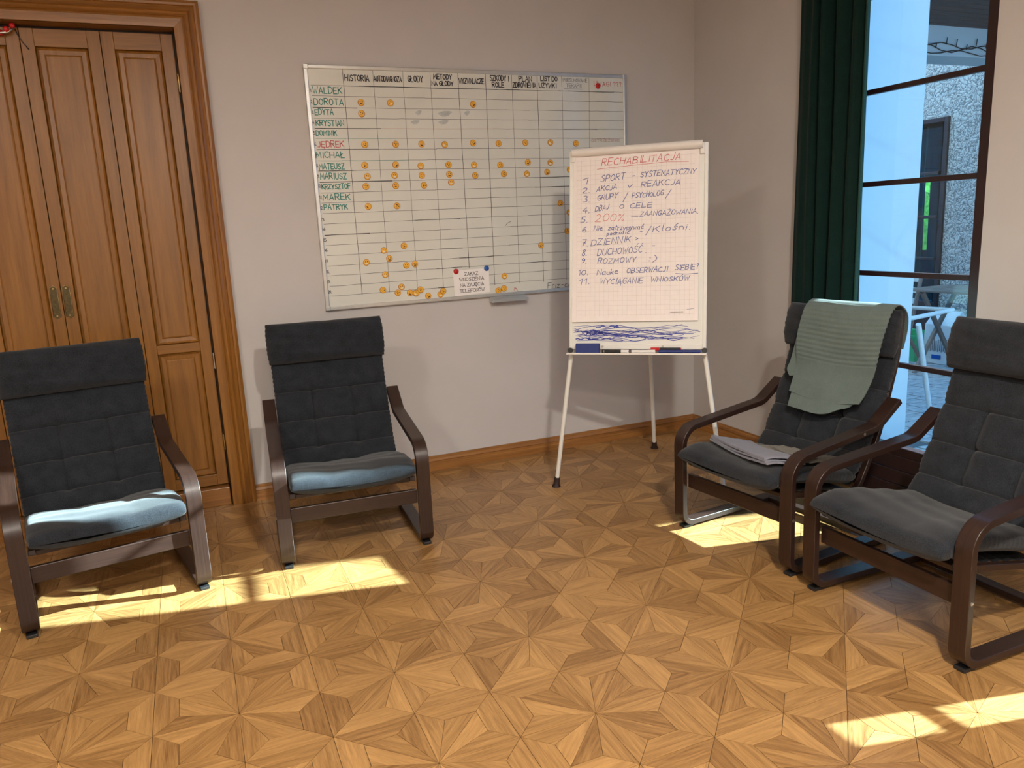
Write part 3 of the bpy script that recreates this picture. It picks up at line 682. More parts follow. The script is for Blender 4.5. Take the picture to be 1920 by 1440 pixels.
def ribbon(m, P, w, fn, w2=None):
    """flat marker stroke along 2-D points, fn maps (x,z)->3-D"""
    P = [p for i, p in enumerate(P) if i == 0 or (p - P[i - 1]).length > 1e-5]
    if len(P) < 2: return
    d0 = (P[1] - P[0]).normalized(); d1 = (P[-1] - P[-2]).normalized(); P = [P[0] - d0 * w * .4] + P[1:-1] + [P[-1] + d1 * w * .4]
    L_, R_ = [], []
    for i, p in enumerate(P):
        a = (p - P[i - 1]).normalized() if i else (P[1] - p).normalized(); b = (P[i + 1] - p).normalized() if i < len(P) - 1 else a
        n = Vector((-a.y - b.y, a.x + b.x)); n = n.normalized() if n.length > 1e-6 else Vector((-a.y, a.x))
        k = 1 / max(abs(n.dot(Vector((-a.y, a.x)))), .5); L_.append(p + n * w / 2 * k); R_.append(p - n * w / 2 * k)
    base = len(m.v); m.v += [tuple(fn(q)) for q in L_] + [tuple(fn(q)) for q in R_]; n = len(P)
    for i in range(n - 1): m.f.append((base + i, base + n + i, base + n + i + 1, base + i + 1)); m.uv.append([(0, 0)] * 4)
def write(m, text, x, z, h, w, fn, width=None, jit=.25, slant=0, rise=0, rg=random, sx=1, serif=False, gap=1.3):
    """x,z: left end of baseline; h: capital height; width: total width if given"""
    adv = []; tot = 0
    for c in text:
        if c == ' ': adv.append(2.6); tot += 2.6; continue
        pts = [tuple(map(float, q.split(','))) for st in G[c].split('|') for q in st.lstrip('~').split()]
        a = max(p[0] for p in pts) + gap; adv.append(a); tot += a
    tot -= gap; u = h / 6; ux = width / tot if width else u * sx; cx = 0
    for c, a in zip(text, adv):
        if c != ' ':
            jz = rg.uniform(-jit, jit); js = 1 + rg.uniform(-jit, jit) * .25
            for st in G[c].split('|'):
                sm = st[0] == '~'; P = [Vector(tuple(map(float, q.split(',')))) for q in st.lstrip('~').split()]
                P = [Vector((p.x + rg.uniform(-jit, jit) * .3, p.y * js + jz + rg.uniform(-jit, jit) * .3)) for p in P]
                if sm: P = chaikin(P)
                Q = [Vector((x + (cx + p.x) * ux + p.y * u * slant, z + p.y * u + (cx + p.x) * ux * rise)) for p in P]
                ribbon(m, Q, w, fn)
                if serif and not sm:
                    for e in (P[0], P[-1]):
                        if e.y < .4 or e.y > 5.6: q = Vector((x + (cx + e.x) * ux, z + e.y * u)); ribbon(m, [q - Vector((h * .11, 0)), q + Vector((h * .11, 0))], w * .45, fn)
        cx += a

# ------------------------------------------------------------------ whiteboard on the back wall
YB = 2.608
wb = empty('whiteboard', (.72, YW, 1.73)); OB = wb.location.copy()
tag(wb, 'large wall-mounted whiteboard with a hand-ruled table of names and smiley magnets', 'whiteboard')
def rel(o): o.location = -OB; return o
X0b, X1b, Z0b, Z1b = -.290, 1.732, 1.062, 2.402
rel(box('writing_surface', (X0b + .01, YB + .002, Z0b + .01), (X1b - .01, YW - .002, Z1b - .01), M['wb'], wb, 0))
for a, b in (((X0b, YB - .004, Z1b - .022), (X1b, YW - .001, Z1b)), ((X0b, YB - .004, Z0b), (X1b, YW - .001, Z0b + .022)), ((X0b, YB - .0045, Z0b + .02), (X0b + .022, YW - .001, Z1b - .02)), ((X1b - .022, YB - .0045, Z0b + .02), (X1b, YW - .001, Z1b - .02))):
    rel(box('frame_rail', a, b, M['alu'], wb, .004))
for cx, cz in ((X0b + .012, Z0b + .012), (X0b + .012, Z1b - .012), (X1b - .012, Z0b + .012), (X1b - .012, Z1b - .012)):
    rel(box('corner_cap', (cx - .014, YB - .0065, cz - .014), (cx + .014, YW - .002, cz + .014), M['alu'], wb, .004, 3))
rel(MB().box((.722, YB - .052, 1.030), (.965, YB - .001, 1.036)).box((.722, YB - .054, 1.030), (.965, YB - .050, 1.048)).box((.722, YB + .001, 1.030), (.965, YB + .004, 1.064)).build('pen_tray', M['alu'], wb, bevel=.001))
def bp(u, v): p = at(u, v, 1, YB); return Vector((p.x, p.z))
def fnb(q, off=.0006): return (q.x, YB + .002 - off, q.y)
def fnb2(q): return fnb(q, .0010)
vt = [(641.7, 129, 679, 553), (699, 132, 731, 548), (754.7, 133, 783, 541), (806, 135, 832, 541), (858.5, 136, 880, 503), (910, 139, 928, 534), (959.7, 141, 974.6, 531), (1007, 143, 1019.5, 528), (1053, 144, 1063, 525), (1104.5, 147, 1108, 500)]
rg = random.Random(5)
hz = [(158, 174), (180, 193), (201, 212), (220, 231), (241, 251), (260, 270), (281, 290), (302, 310), (320, 328)]
COLX = []
def lpart(m, nm, mt):
    if m.f: rel(m.build(nm, M[mt], wb, fix=False))
for i, (a, b, c, d) in enumerate(vt):
    p, q = bp(a, b), bp(c, d); COLX.append((p, q)); w = .0032 if i in (0, 4, 5, 7) else .0022
    P = [p.lerp(q, k / 10) + Vector((rg.uniform(-.0012, .0012), 0)) for k in range(11)]; lm = MB(); ribbon(lm, P, w, fnb); lpart(lm, 'ruled_line', 'kline')
ztop, zbot = 2.262, 1.143
ROWZ = [ztop - (ztop - zbot) * k / 20 for k in range(21)]
zs = [bp(585, y).y for y in (159, 180, 201, 221, 240.5, 260, 280.5, 302, 321)]
zs += [bp(600, y).y for y in (341.5, 362, 381, 401, 420.5)] + [bp(612, y).y for y in (441, 460, 479, 500, 518, 537, 556.5)]
ROWZ = zs
for k, z in enumerate(ROWZ):
    xa, xb = X0b + .032, X1b - .026
    zr = z + rg.uniform(-.002, .002); x = xa; lines = MB(); bold = MB(); redl = MB(); teal = MB()
    while x < xb:
        ln = rg.uniform(.12, .42); x2 = min(x + ln, xb); t1_, t2_ = (x - xa) / (xb - xa), (x2 - xa) / (xb - xa)
        dst = bold if (k == 0 and rg.random() < .5) or rg.random() < .12 else lines
        if k == 4 and -.03 < x < .55: dst = redl
        if k in (5, 7) and x < .10: dst = teal
        ribbon(dst, [Vector((x + (x2 - x) * i / 4, zr + (z - zr) * t1_ + rg.uniform(-.0011, .0011))) for i in range(5)], .0034 if dst is bold else .0022, fnb); x = x2
        if dst is bold: ribbon(lines, [Vector((x2 - ln + (ln) * i / 4, z)) for i in range(5) if x2 - ln + ln * i / 4 >= xa - .001], .0022, fnb)
    lpart(lines, 'ruled_line', 'kline'); lpart(bold, 'bold_ruled_line', 'kblack'); lpart(redl, 'red_ruled_line', 'kpink'); lpart(teal, 'teal_ruled_line', 'kteal')

def wtext(parent, o_fn, mat, name, items, fn, slant=0, jit=.25, serif=False):
    for (t, x, z, h, width, w) in items:
        m = MB(); write(m, t, x, z, h, w, fn, width=width, rg=rg, slant=slant, jit=jit, serif=serif); o_fn(m.build(name, M[mat], parent, fix=False))
HN = ['HISTORIA', 'AUTODIAGNOZA', 'GŁODY', 'METODY NA GŁODY', 'WYZWALACZE', 'SZKODY I ROLE', 'PLAN ZDROWIENIA', 'LIST DO UŻYWKI', 'PODSUMOWANIE TERAPII', 'UWAGI']
def hd(lst, u0, u1, y): a, b = bp(u0, y), bp(u1, y); return lst, a.x, a.y, b.x - a.x
heads = [('HISTORIA', 647, 692, 151, 11), ('AUTODIAGNOZA', 701, 753, 152, 9.5), ('GŁODY', 765, 793, 153, 11), ('METODY', 813, 847, 148, 9), ('NA GŁODY', 810, 850, 160, 8), ('WYZWALACZE', 861, 907, 156, 9.5),
         ('SZKODY I', 919, 954, 151, 10), ('ROLE', 923, 945, 163, 9), ('PLAN', 973, 997, 152, 9), ('ZDROWIENIA', 962, 1005, 163.5, 9), ('LIST DO', 1014, 1045, 151.5, 8), ('UŻYWKI', 1011, 1043, 164, 8)]
def item(t, u0, u1, y, hpx, w):
    a, b, c = bp(u0, y), bp(u1, y), bp(u0, y - hpx); return (t, a.x, a.y, c.y - a.y, b.x - a.x, w)
wtext(wb, rel, 'kblack', 'heading_text', [item(*h, .0052) for h in heads], fnb2, jit=.15)
wtext(wb, rel, 'kgrey', 'heading_text', [item('PODSUMOWANIE', 1056, 1101, 153, 6.5, .0026), item('TERAPII', 1062, 1090, 163, 6.5, .0026), item('_', 1058, 1093, 168, 4, .0026)], fnb2)
wtext(wb, rel, 'kred', 'heading_text', [item('UWAGI ???', 1114, 1165, 161, 8.5, .0034)], fnb2)
wtext(wb, rel, 'kpink', 'small_note_text', [item('OSTRZEŻENIE', 1109, 1162, 265.5, 4.5, .0022)], fnb2)
names = [('WALDEK', 587, 641, 175, 12), ('DOROTA', 589, 644, 196, 11), ('EDYTA', 591, 625, 215, 10.5), ('KRYSTIAN', 593, 645, 235.5, 10.5), ('DOMINIK', 593, 632, 254, 8.5), ('MICHAŁ', 593, 646, 296, 11), ('MATEUSZ', 599, 646, 317.5, 10.5), ('MARIUSZ', 601, 650, 336, 10.5), ('KRZYSZTOF', 604, 657, 355, 9), ('MAREK', 606, 657, 375.5, 11), ('PATRYK', 608, 652, 393.5, 9.5)]
wtext(wb, rel, 'kteal', 'name_text', [item(*n_, .0048) for n_ in names], fnb2, jit=.35)
wtext(wb, rel, 'kred', 'name_text', [item('JĘDREK', 596, 645, 276, 11, .0044)], fnb2, jit=.4)
nums = [(str(k + 1), 581.5 + k * 1.75, zs_) for k, zs_ in enumerate((172, 193, 213, 232, 252, 273, 294, 313, 333, 352, 373, 393))]
wtext(wb, rel, 'kblack', 'row_number_text', [item(t + '.', u, u + (3.5 if len(t) < 2 else 5.5), y, 5.5, .0026) for t, u, y in nums] + [item(t, u, u + 6, y, 5.5, .0028) for t, u, y in (('13', 602, 415), ('14', 604, 433), ('15', 606, 453), ('16', 608, 472), ('17.', 610, 493), ('18.', 612, 512.5), ('19.', 613.5, 531), ('20.', 616, 550.5))], fnb2)
wtext(wb, rel, 'kblack', 'loose_note_text', [item('Friz-ca', 1027, 1072, 541, 10, .0034)], fnb2, slant=.1)
arr = MB(); ribbon(arr, [bp(964, 545), bp(965, 539), bp(969, 541)], .0025, fnb2); ribbon(arr, [bp(965, 539), bp(972, 546)], .0022, fnb2); rel(arr.build('red_arrow_mark', M['kred'], wb, fix=False))
arr = MB(); ribbon(arr, [bp(948, 423), bp(951, 419), bp(958, 415)], .003, fnb2); rel(arr.build('pen_dash_mark', M['kgrey'], wb, fix=False))
for (u, v, a, b_) in ((835, 213, .040, .016), (832, 229, .030, .012), (785, 211, .018, .013), (779, 229, .024, .012), (876, 212, .016, .014), (1049, 170, .012, .003)):
    c = bp(u, v); P = [Vector((c.x + a * math.cos(t) * (1 + .2 * math.sin(3 * t)), c.y + b_ * math.sin(t) + .3 * b_ * math.cos(t))) for t in [2 * PI * i / 18 for i in range(18)]]
    sm = MB(); n0 = 0; sm.v += [fnb(p, .0003) for p in P]; sm.f.append(tuple(n0 + i for i in range(18))); sm.uv.append([(0, 0)] * 18); rel(sm.build('wiped_smudge', M['smudge'], wb, fix=False))

# round smiley magnets
MAG = [(677, 192), (732, 193), (678, 213), (684, 271), (742, 270.5), (790.5, 270), (834, 271), (684, 310), (742, 309), (789, 311), (841, 309), (689, 331), (740, 329), (791, 329), (842.5, 327), (846, 342), (686, 349.5), (742, 348), (795, 347.5), (887, 195.5), (887, 268), (935, 269), (985, 267.5), (1032, 267), (1080, 269), (1078, 286), (889, 309.5), (938, 309.5), (990, 304.5), (1032, 305), (891, 329), (945, 326), (988, 326), (1026, 322.5), (1068, 318), (690.5, 387), (744.5, 386), (720, 469.5), (757.5, 461), (730, 485), (687, 492), (762, 497.5), (778, 495), (722.5, 515), (718, 544), (753, 538), (746, 549), (769, 549), (779.5, 549.5), (788, 543), (803, 554.7), (826, 552), (830.5, 545.5), (1051, 381), (1067.5, 398), (1063.7, 433), (1014.5, 460), (946, 517.5), (934.5, 544.7), (944.5, 540.5)]
MAT_ALT = {11: 'brown', 3: 'y', 21: 'o', 24: 'o', 57: 'brown', 59: 'w', 36: 'shades', 35: 'stars', 42: 'o', 43: 'o'}
r_ = .0185
disc = lathe([(.004, .0), (r_, .0), (r_ + .0005, -.002), (r_, -.0045), (r_ * .8, -.0052), (.002, -.0054)], 20, 'y').mesh('disc', True)
rim = lathe([(r_ + .0013, -.0), (r_ + .0015, -.002), (r_ + .0006, -.0048), (r_ - .0008, -.0050), (r_ - .0008, -.0044)], 20, 'y').mesh('rim', True)
disc.materials.append(M['yellow']); rim.materials.append(M['orange'])
def shape(pts, mat, name='eye', dy=-.0056):
    m = MB(); m.prism(pts, lambda p, d: (p[0], d, p[1]), dy, dy + .0012); me = m.mesh(name); me.materials.append(M[mat]); return me
eye = shape([(.0024 * math.cos(t), .0036 * math.sin(t)) for t in [2 * PI * i / 10 for i in range(10)]], 'brown')
closed = shape([(-.0036, -.0012), (0, .0012), (.0036, -.0012), (.0036, .0004), (0, .003), (-.0036, .0004)], 'brown')
lens = shape([(-.0055, .003), (.0055, .003), (.005, -.002), (.002, -.0038), (-.002, -.0038), (-.005, -.002)], 'brown', 'sunglass')
smile = shape([(.009 * math.cos(t), .0065 * math.sin(t)) for t in [PI + PI * i / 8 for i in range(9)]], 'brown', 'mouth')
small = shape([(-.006, -.001), (.006, .001), (.006, .0025), (-.006, .0008)], 'brown', 'mouth')
sad = shape([(.007 * math.cos(t), .004 * math.sin(t) - .002) for t in [PI * i / 8 for i in range(9)]], 'brown', 'mouth')
openm = shape([(.0035 * math.cos(t), .004 * math.sin(t)) for t in [2 * PI * i / 10 for i in range(10)]], 'brown', 'mouth')
grin = shape([(-.009, .001), (.009, .001), (.006, -.006), (0, -.008), (-.006, -.006)], 'mwhite', 'mouth')
cellc = {}
def cell(u, v):
    p = bp(u, v); c = -1
    for i, (a, b) in enumerate(COLX):
        x = a.x + (b.x - a.x) * (a.y - p.y) / (a.y - b.y)
        if p.x > x: c = i
    r = sum(1 for z in ROWZ if z > p.y)
    return c, r
ORD = ['', 'first', 'second', 'third', 'fourth', 'fifth', 'sixth', 'seventh', 'eighth', 'ninth', 'tenth', 'eleventh', 'twelfth', 'thirteenth', 'fourteenth', 'fifteenth', 'sixteenth', 'seventeenth', 'eighteenth', 'nineteenth', 'twentieth', 'bottom margin']
for i, (u, v) in enumerate(MAG): cellc.setdefault(cell(u, v), []).append((u, i))
CN = ['history', 'self-diagnosis', 'third', 'fourth', 'fifth', 'sixth', 'seventh', 'eighth', 'ninth', 'last']
CN = ['first', 'second', 'third', 'fourth', 'fifth', 'sixth', 'seventh', 'eighth', 'ninth', 'last']
proto = {}
def magnet(style):
    if style in proto: return copy_tree(proto[style])
    o = bpy.data.objects.new('smiley_magnet', disc); COL.objects.link(o)
    link('rim', rim, o)
    e, mo = style
    for sx in (-1, 1):
        q = link('sunglass' if e == 'shades' else 'eye', {'dot': eye, 'closed': closed, 'shades': lens}[e], o); q.location = (sx * .006, 0, .004)
    q = link('mouth', {'smile': smile, 'small': small, 'sad': sad, 'open': openm, 'grin': grin}[mo], o); q.location = (0, 0, -.0045 if mo != 'small' else -.007)
    proto[style] = o; return o
STY = [('dot', 'smile'), ('closed', 'smile'), ('dot', 'small'), ('closed', 'sad'), ('dot', 'open'), ('dot', 'grin'), ('closed', 'grin'), ('dot', 'sad')]
FACE = {'smile': 'smiling', 'small': 'plain-mouthed', 'sad': 'sad', 'open': 'surprised', 'grin': 'grinning'}
for i, (u, v) in enumerate(MAG):
    st = ('shades', 'small') if i == 36 else ('dot', 'open') if i in (4, 10, 22) else ('dot', 'grin') if i in (11, 32, 40, 45) else ('closed', 'smile') if i in (20, 35) else STY[(i * 5 + i // 7) % 8]
    o = magnet(st); p = bp(u, v); near = any(j < i and math.hypot(u - a, v - b) < 12.5 for j, (a, b) in enumerate(MAG))
    o.location = (p.x, YB + .002 - (.0062 if near else 0), p.y); o.rotation_euler = (0, rg.choice([0, 0, .3, -.3, .8, -.7, .15]), 0); o.scale = (.96, 1, .96)
    c, r = cell(u, v); mates = sorted(cellc[(c, r)]); k = [x[1] for x in mates].index(i)
    where = '%s row of the whiteboard grid, %s column after the names' % (ORD[r], CN[c]) if r < 21 else 'bottom margin of the whiteboard, under the %s column' % CN[c]
    if len(mates) > 1: where = where.replace('of the whiteboard grid, ', ', ').replace(' after the names', ' after names'); where += ', ' + {2: ['left of two', 'right of two'], 3: ['left of three', 'middle of three', 'right of three'], 4: ['leftmost of four', 'second of four', 'third of four', 'rightmost of four']}.get(len(mates), ['number %d from left' % (a + 1) for a in range(9)])[k]
    tag(o, 'yellow %s smiley magnet, %s' % ('sunglasses' if i == 36 else FACE[st[1]], where), 'magnet', 'smiley magnets on the whiteboard')
md = lathe([(.002, 0), (.016, 0), (.017, -.003), (.015, -.0075), (.011, -.009), (.002, -.0092)], 24, 'y')
for (u, v, mt, lb) in ((1121, 161, 'red', 'plain round red magnet near the top right corner of the whiteboard'), (855, 509, 'red', 'plain round red magnet holding the left corner of the printed notice'), (912, 503, 'blue', 'plain round blue magnet holding the right corner of the printed notice')):
    me = md.mesh('round_magnet', True); me.materials.append(M[mt]); o = link('round_magnet', me); p = bp(u, v); o.location = (p.x, YB + .001, p.y)
    me2 = lathe([(.002, -.0092), (.008, -.0095), (.007, -.0104), (.002, -.0108)], 20, 'y').mesh('grip', True); me2.materials.append(M[mt]); link('grip', me2, o); tag(o, lb, 'magnet')
# printed notice
a, b, c, d = bp(848.5, 508), bp(916, 502), bp(918.5, 547.5), bp(853, 556)
nt_ = empty('paper_notice', (.605, YB, 1.16)); tag(nt_, 'white printed notice held by two magnets low on the whiteboard', 'notice')
m = MB(); f3 = lambda q, o_: (q.x - .605, -o_, q.y - 1.16)
m.v = [f3(q, .0014) for q in (a, b, c, d)] + [f3(q, .0009) for q in (a, b, c, d)]; m.f = [(0, 1, 2, 3), (7, 6, 5, 4)] + [(i, 4 + i, 4 + (i + 1) % 4, (i + 1) % 4) for i in range(4)]; m.uv = [[(0, 0)] * 4] * 6
m.build('sheet', M['pap'], nt_)
def tl(t, u0, u1, y0, y1, h):
    m = MB(); p, q, r = bp(u0, y0), bp(u1, y1), bp(u0, y0 - h); write(m, t, p.x, p.y, r.y - p.y, .0030, lambda z: (z.x - .605, -.0019, z.y - 1.16), width=q.x - p.x, jit=0, rise=(q.y - p.y) / (q.x - p.x), serif=True); m.build('printed_line', M['kblack'], nt_, fix=False)
tl('ZAKAZ', 871, 896, 517, 515, 6); tl('WNOSZENIA', 861.5, 907, 527.5, 524, 6); tl('NA ZAJĘCIA', 863, 907, 538, 534.5, 6); tl('TELEFONÓW', 862.5, 908, 549, 545, 6)

# ------------------------------------------------------------------ flip chart
FYAW, FT, FH, FW = -.685, .1535, 1.065, .73
fo = Vector((.8817, 1.8463, .8168)); fu = Vector((math.cos(FYAW), math.sin(FYAW), 0)); fb = Vector((-math.sin(FYAW), math.cos(FYAW), 0)); fup = Vector((fb.x * math.sin(FT), fb.y * math.sin(FT), math.cos(FT))); fn_ = fu.cross(fup)  # towards back
if fn_.dot(fb) < 0: fn_ = -fn_
MF = Matrix(((fu.x, fn_.x, fup.x, fo.x), (fu.y, fn_.y, fup.y, fo.y), (fu.z, fn_.z, fup.z, fo.z), (0, 0, 0, 1)))
fc_ = empty('flip_chart_easel', (1.165, 1.62, 0)); tag(fc_, 'white flip chart easel on three legs in the corner of the room', 'flip chart')
INV = Matrix.Translation(-fc_.location)
def fpart(m, name, mat, parent=None, **k):              # m built in board coordinates (x across, y back, z up)
    me = m.build(name, mat, parent or fc_, **k); me.matrix_local = (INV @ MF) if parent is None else Matrix.Identity(4); return me
def fx(u, v):
    r = ray(u, v); n = fn_; P = CP + r * ((fo - CP).dot(n) / r.dot(n)); q = P - fo; return Vector((q.dot(fu), q.dot(fup)))
fpart(MB().box((.004, .0, .02), (FW - .004, .014, FH - .004)), 'board', M['fb'], bevel=.001)
fpart(MB().box((0, -.004, 0), (.020, .018, FH)), 'edge_rail', M['white'], bevel=.003)
fpart(MB().box((FW - .020, -.004, 0), (FW, .018, FH)), 'edge_rail', M['white'], bevel=.003)
fpart(MB().box((.02, -.004, -.002), (FW - .02, .018, .024)), 'bottom_rail', M['white'], bevel=.003)
tr = fpart(MB().box((-.004, -.062, -.030), (FW + .004, .0, -.024)).box((-.004, -.066, -.030), (FW + .004, -.060, -.022)), 'pen_tray', M['wpl'], bevel=.001)
cyl = lambda a, b, r, n=14: MB().tube([a, b], r, n)
clampm = MB(); clampm.tube([(.018, -.020, FH - .012), (FW - .028, -.020, FH - .012)], .021, 18)
fpart(clampm, 'paper_clamp', M['wpl'], smooth=True, sharp=40)
for x in (.02, FW - .03): fpart(MB().box((x - .012, -.012, FH - .06), (x + .012, .01, FH - .002)), 'clamp_bracket', M['wpl'], bevel=.003)
for x in (.008, FW - .008): fpart(MB().tube([(x, -.024, -.008), (x, .0, -.008)], .014, 16), 'pivot_knob', M['black'], smooth=True, sharp=40)
for x in (.185, .505): fpart(MB().tube([(x, -.0075, .012), (x, -.003, .012)], .006, 14), 'screw', M['steel'], smooth=True, sharp=40)
def wleg(a, b, name='leg'):
    a, b = Vector(a), Vector(b); m = MB().tube([a, b], .0125, 12); l = m.build(name, M['white'], fc_, smooth=True, sharp=40); l.location = -fc_.location
    d = (b - a).normalized(); f = MB().tube([b - d * .055, b - d * .012, Vector((b.x, b.y, .004)), Vector((b.x, b.y, 0))], [.017, .018, .025, .026], 16).build('rubber_foot', M['rubber'], l, smooth=True, sharp=50)
    return l
M['rubber'] = plain('brown_rubber', (.022, .009, .008), .6)
bl = MF @ Vector((.010, .012, -.01)); br = MF @ Vector((FW - .010, .012, -.01)); tb = MF @ Vector((FW / 2 + .02, .02, FH - .25))
wleg(bl, (.822, 1.951, .004)); wleg(br, (1.52, 1.313, .004))
bk = MF @ Vector((FW / 2 + .035, .02, .72)); wleg(bk, (1.723, 2.305, .004))
# scribbles at the foot of the board
scr = MB(); ff = lambda q, o=.0008: (q.x, -o, q.y)
for k in range(20):
    x0 = rg.uniform(.0, .45) if k > 9 else rg.uniform(.0, .06); x1 = x0 + rg.uniform(.2, .45) if k > 9 else rg.uniform(.6, .70); x0 = max(x0, .024); x1 = min(x1, .70)
    z0 = rg.uniform(.052, .118); P = [Vector((x0 + (x1 - x0) * t / 7, min(.128, max(.040, z0 + rg.uniform(-.018, .018))))) for t in range(8)]
    ribbon(scr, chaikin(P), rg.choice([.0018, .0025, .004]), ff)
for k in range(7):
    x0 = rg.uniform(.024, .16); z0 = rg.uniform(.05, .12); P = [Vector((x0 + i * .018 * rg.uniform(.5, 1.2), min(.13, max(.045, z0 + (.011 if i % 2 else -.011) * rg.random())))) for i in range(9)]
    ribbon(scr, chaikin(P, 1), rg.choice([.003, .006]), ff)
fpart(scr, 'scribble', M['kpen'], fix=False)
# paper pad
pad = empty('flip_chart_pad', fc_.location); tag(pad, 'squared paper pad with a handwritten numbered list clamped to the easel', 'paper pad')
pc = [fx(1082, 302), fx(1316, 283), fx(1312, 606), fx(1074, 612)]
pw0, pw1, pz0, pz1 = .022, .683, .145, FH - .012
pad_c = [(pw0, pz1), (pw1, pz1), (pw1 + .004, pz0 + .004), (pw0 - .006, pz0)]
m = MB(); nx, nz = 14, 20
def padp(s, t, o): 
    top = Vector(pad_c[0]).lerp(Vector(pad_c[1]), s); bot = Vector(pad_c[3]).lerp(Vector(pad_c[2]), s); q = top.lerp(bot, t)
    curl = .012 * max(0, t - .75) ** 2 / .0625 * (.6 + .5 * abs(s - .5)); return (q.x, -.008 - o - curl, q.y)
for o_ in (0, -.006):
    for j in range(nz + 1):
        for i in range(nx + 1): m.v.append(padp(i / nx, j / nz, o_))
N = (nx + 1) * (nz + 1); w = nx + 1
for j in range(nz):
    for i in range(nx): a = j * w + i; m.f += [(a, a + 1, a + w + 1, a + w), (N + a, N + a + w, N + a + w + 1, N + a + 1)]; m.uv += [[(0, 0)] * 4] * 2
for j in range(nz):
    for a in (j * w, j * w + nx): m.f.append((a, a + w, N + a + w, N + a)); m.uv.append([(0, 0)] * 4)
for i in range(nx):
    for a in (i, nz * w + i): m.f.append((a, a + 1, N + a + 1, N + a)); m.uv.append([(0, 0)] * 4)
def ppart(m, name, mat, **k): o = m.build(name, mat, pad, **k); o.matrix_local = INV @ MF; return o
M['pad'] = plain('pad_paper', (.88, .83, .82), .75, .02)
ppart(m, 'top_sheet', M['pad'], smooth=True, sharp=50)
def pf(q, o=.0008):
    t = (pz1 - q.y) / (pz1 - pz0); s = (q.x - pw0) / (pw1 - pw0); c = padp(min(1, max(0, s)), min(1, max(0, t)), o); return (q.x, c[1], q.y)
gm = MB(); st = .025
x = pw0 + .02
while x < pw1 - .01: ribbon(gm, [Vector((x, pz1 - .04 - (pz1 - pz0 - .07) * k / 12)) for k in range(13)], .0009, lambda q: pf(q, .0004)); x += st
z = pz1 - .045
while z > pz0 + .03: ribbon(gm, [Vector((pw0 + .02 + (pw1 - pw0 - .04) * k / 6, z)) for k in range(7)], .0009, lambda q: pf(q, .0004)); z -= st
ppart(gm, 'printed_grid', M['kgrid'], fix=False)
def fitem(m, t, u0, v0, u1, v1, h, w, slant=.22, jit=.45):
    a, b, c = fx(u0, v0), fx(u1, v1), fx(u0, v0 - h); write(m, t, a.x, a.y, c.y - a.y, w, pf, width=b.x - a.x, rise=(b.y - a.y) / (b.x - a.x), jit=jit, slant=slant, rg=rg)
Z = 6.4
def q6(x, y): return 1050 + x / Z, 250 + y / Z
def q7(x, y): return 1050 + x / Z, 455 + y / Z
mr, mu = MB(), MB()
def R6(m, t, x0, y0, x1, y1, h, w=.0032, qq=q6, **k):
    u0, v0 = qq(x0, y0); u1, v1 = qq(x1, y1); mm_ = MB(); fitem(mm_, t, u0, v0, u1, v1, h / Z, w, **k)
    ppart(mm_, 'red_word' if m is mr else 'blue_word', M['kred'] if m is mr else M['kblue'], fix=False)
R6(mr, 'RECHABILITACJA', 500, 395, 1445, 315, 80, .0034)
ribbon(mr, [fx(*q6(450, 435)), fx(*q6(900, 385)), fx(*q6(1300, 345)), fx(*q6(1545, 342))], .0022, pf)
R6(mr, '200%', 425, 1060, 765, 1050, 85, .0026)
for t, x, y in (('1', 270, 610), ('2.', 275, 720), ('3.', 275, 830), ('4.', 275, 955), ('5.', 250, 1070), ('6.', 265, 1190), ('7.', 255, 1360)): R6(mu, t, x, y, x + (80 if '.' in t else 55), y - 2, 70)
R6(mu, '_', 850, 1035, 935, 1030, 60, .0026)
for t, x0, y0, x1, y1, h in (('SPORT', 490, 590, 775, 555, 75), ('-', 860, 545, 895, 540, 50), ('SYSTEMATYCZNY', 965, 530, 1625, 485, 62), ('AKCJA', 440, 705, 680, 675, 60), ('v', 810, 655, 865, 650, 60), ('REAKCJA', 975, 650, 1440, 620, 70), ('GRUPY', 450, 810, 690, 775, 60), ('/', 760, 810, 800, 805, 85), ('PSYCHOLOG', 865, 780, 1235, 750, 58), ('/', 1270, 770, 1320, 765, 80),
                             ('DBAJ', 425, 940, 580, 915, 60), ('O', 715, 905, 765, 903, 45), ('CELE', 840, 905, 1100, 885, 60), ('ZAANGAŻOWANIA.', 960, 1000, 1655, 960, 58), ('Nie', 410, 1170, 510, 1165, 58), ('zatrzymywać', 580, 1165, 1000, 1150, 55), ('podnosić', 565, 1225, 830, 1205, 40), ('/', 1035, 1205, 1080, 1200, 85), ('Kłóśni.'.replace('ł', 'l').replace('ó', 'o'), 1115, 1185, 1560, 1155, 75), ('DZIENNIK >', 375, 1350, 930, 1300, 75)):
    R6(mu, t, x0, y0, x1, y1, h)
for t, x0, y0, x1, y1, h in (('8.', 262, 165, 318, 160, 80), ('9.', 255, 250, 318, 248, 60), ('10.', 220, 390, 335, 385, 65), ('11.', 230, 505, 350, 500, 62), ('DUCHOWOŚĆ .', 450, 155, 1035, 120, 75), ('-', 1100, 60, 1135, 58, 40), ('ROZMOWY', 455, 255, 910, 235, 60), (':)', 1060, 235, 1155, 230, 75), ('Nauke', 445, 390, 690, 380, 62), ('OBSERWACJI', 800, 370, 1285, 345, 62), ('SIEBIE?', 1380, 330, 1655, 320, 62), ('WYCIĄGANIE', 480, 500, 990, 485, 65), ('WNIOSKÓW', 1090, 470, 1545, 455, 55)):
    R6(mu, t, x0, y0, x1, y1, h, qq=q7)
ribbon(mu, [fx(*q7(1390, 372)), fx(*q7(1520, 378)), fx(*q7(1655, 368))], .003, pf)
ribbon(mu, [fx(*q7(1525, 802)), fx(*q7(1560, 796)), fx(*q7(1605, 790))], .0016, pf)
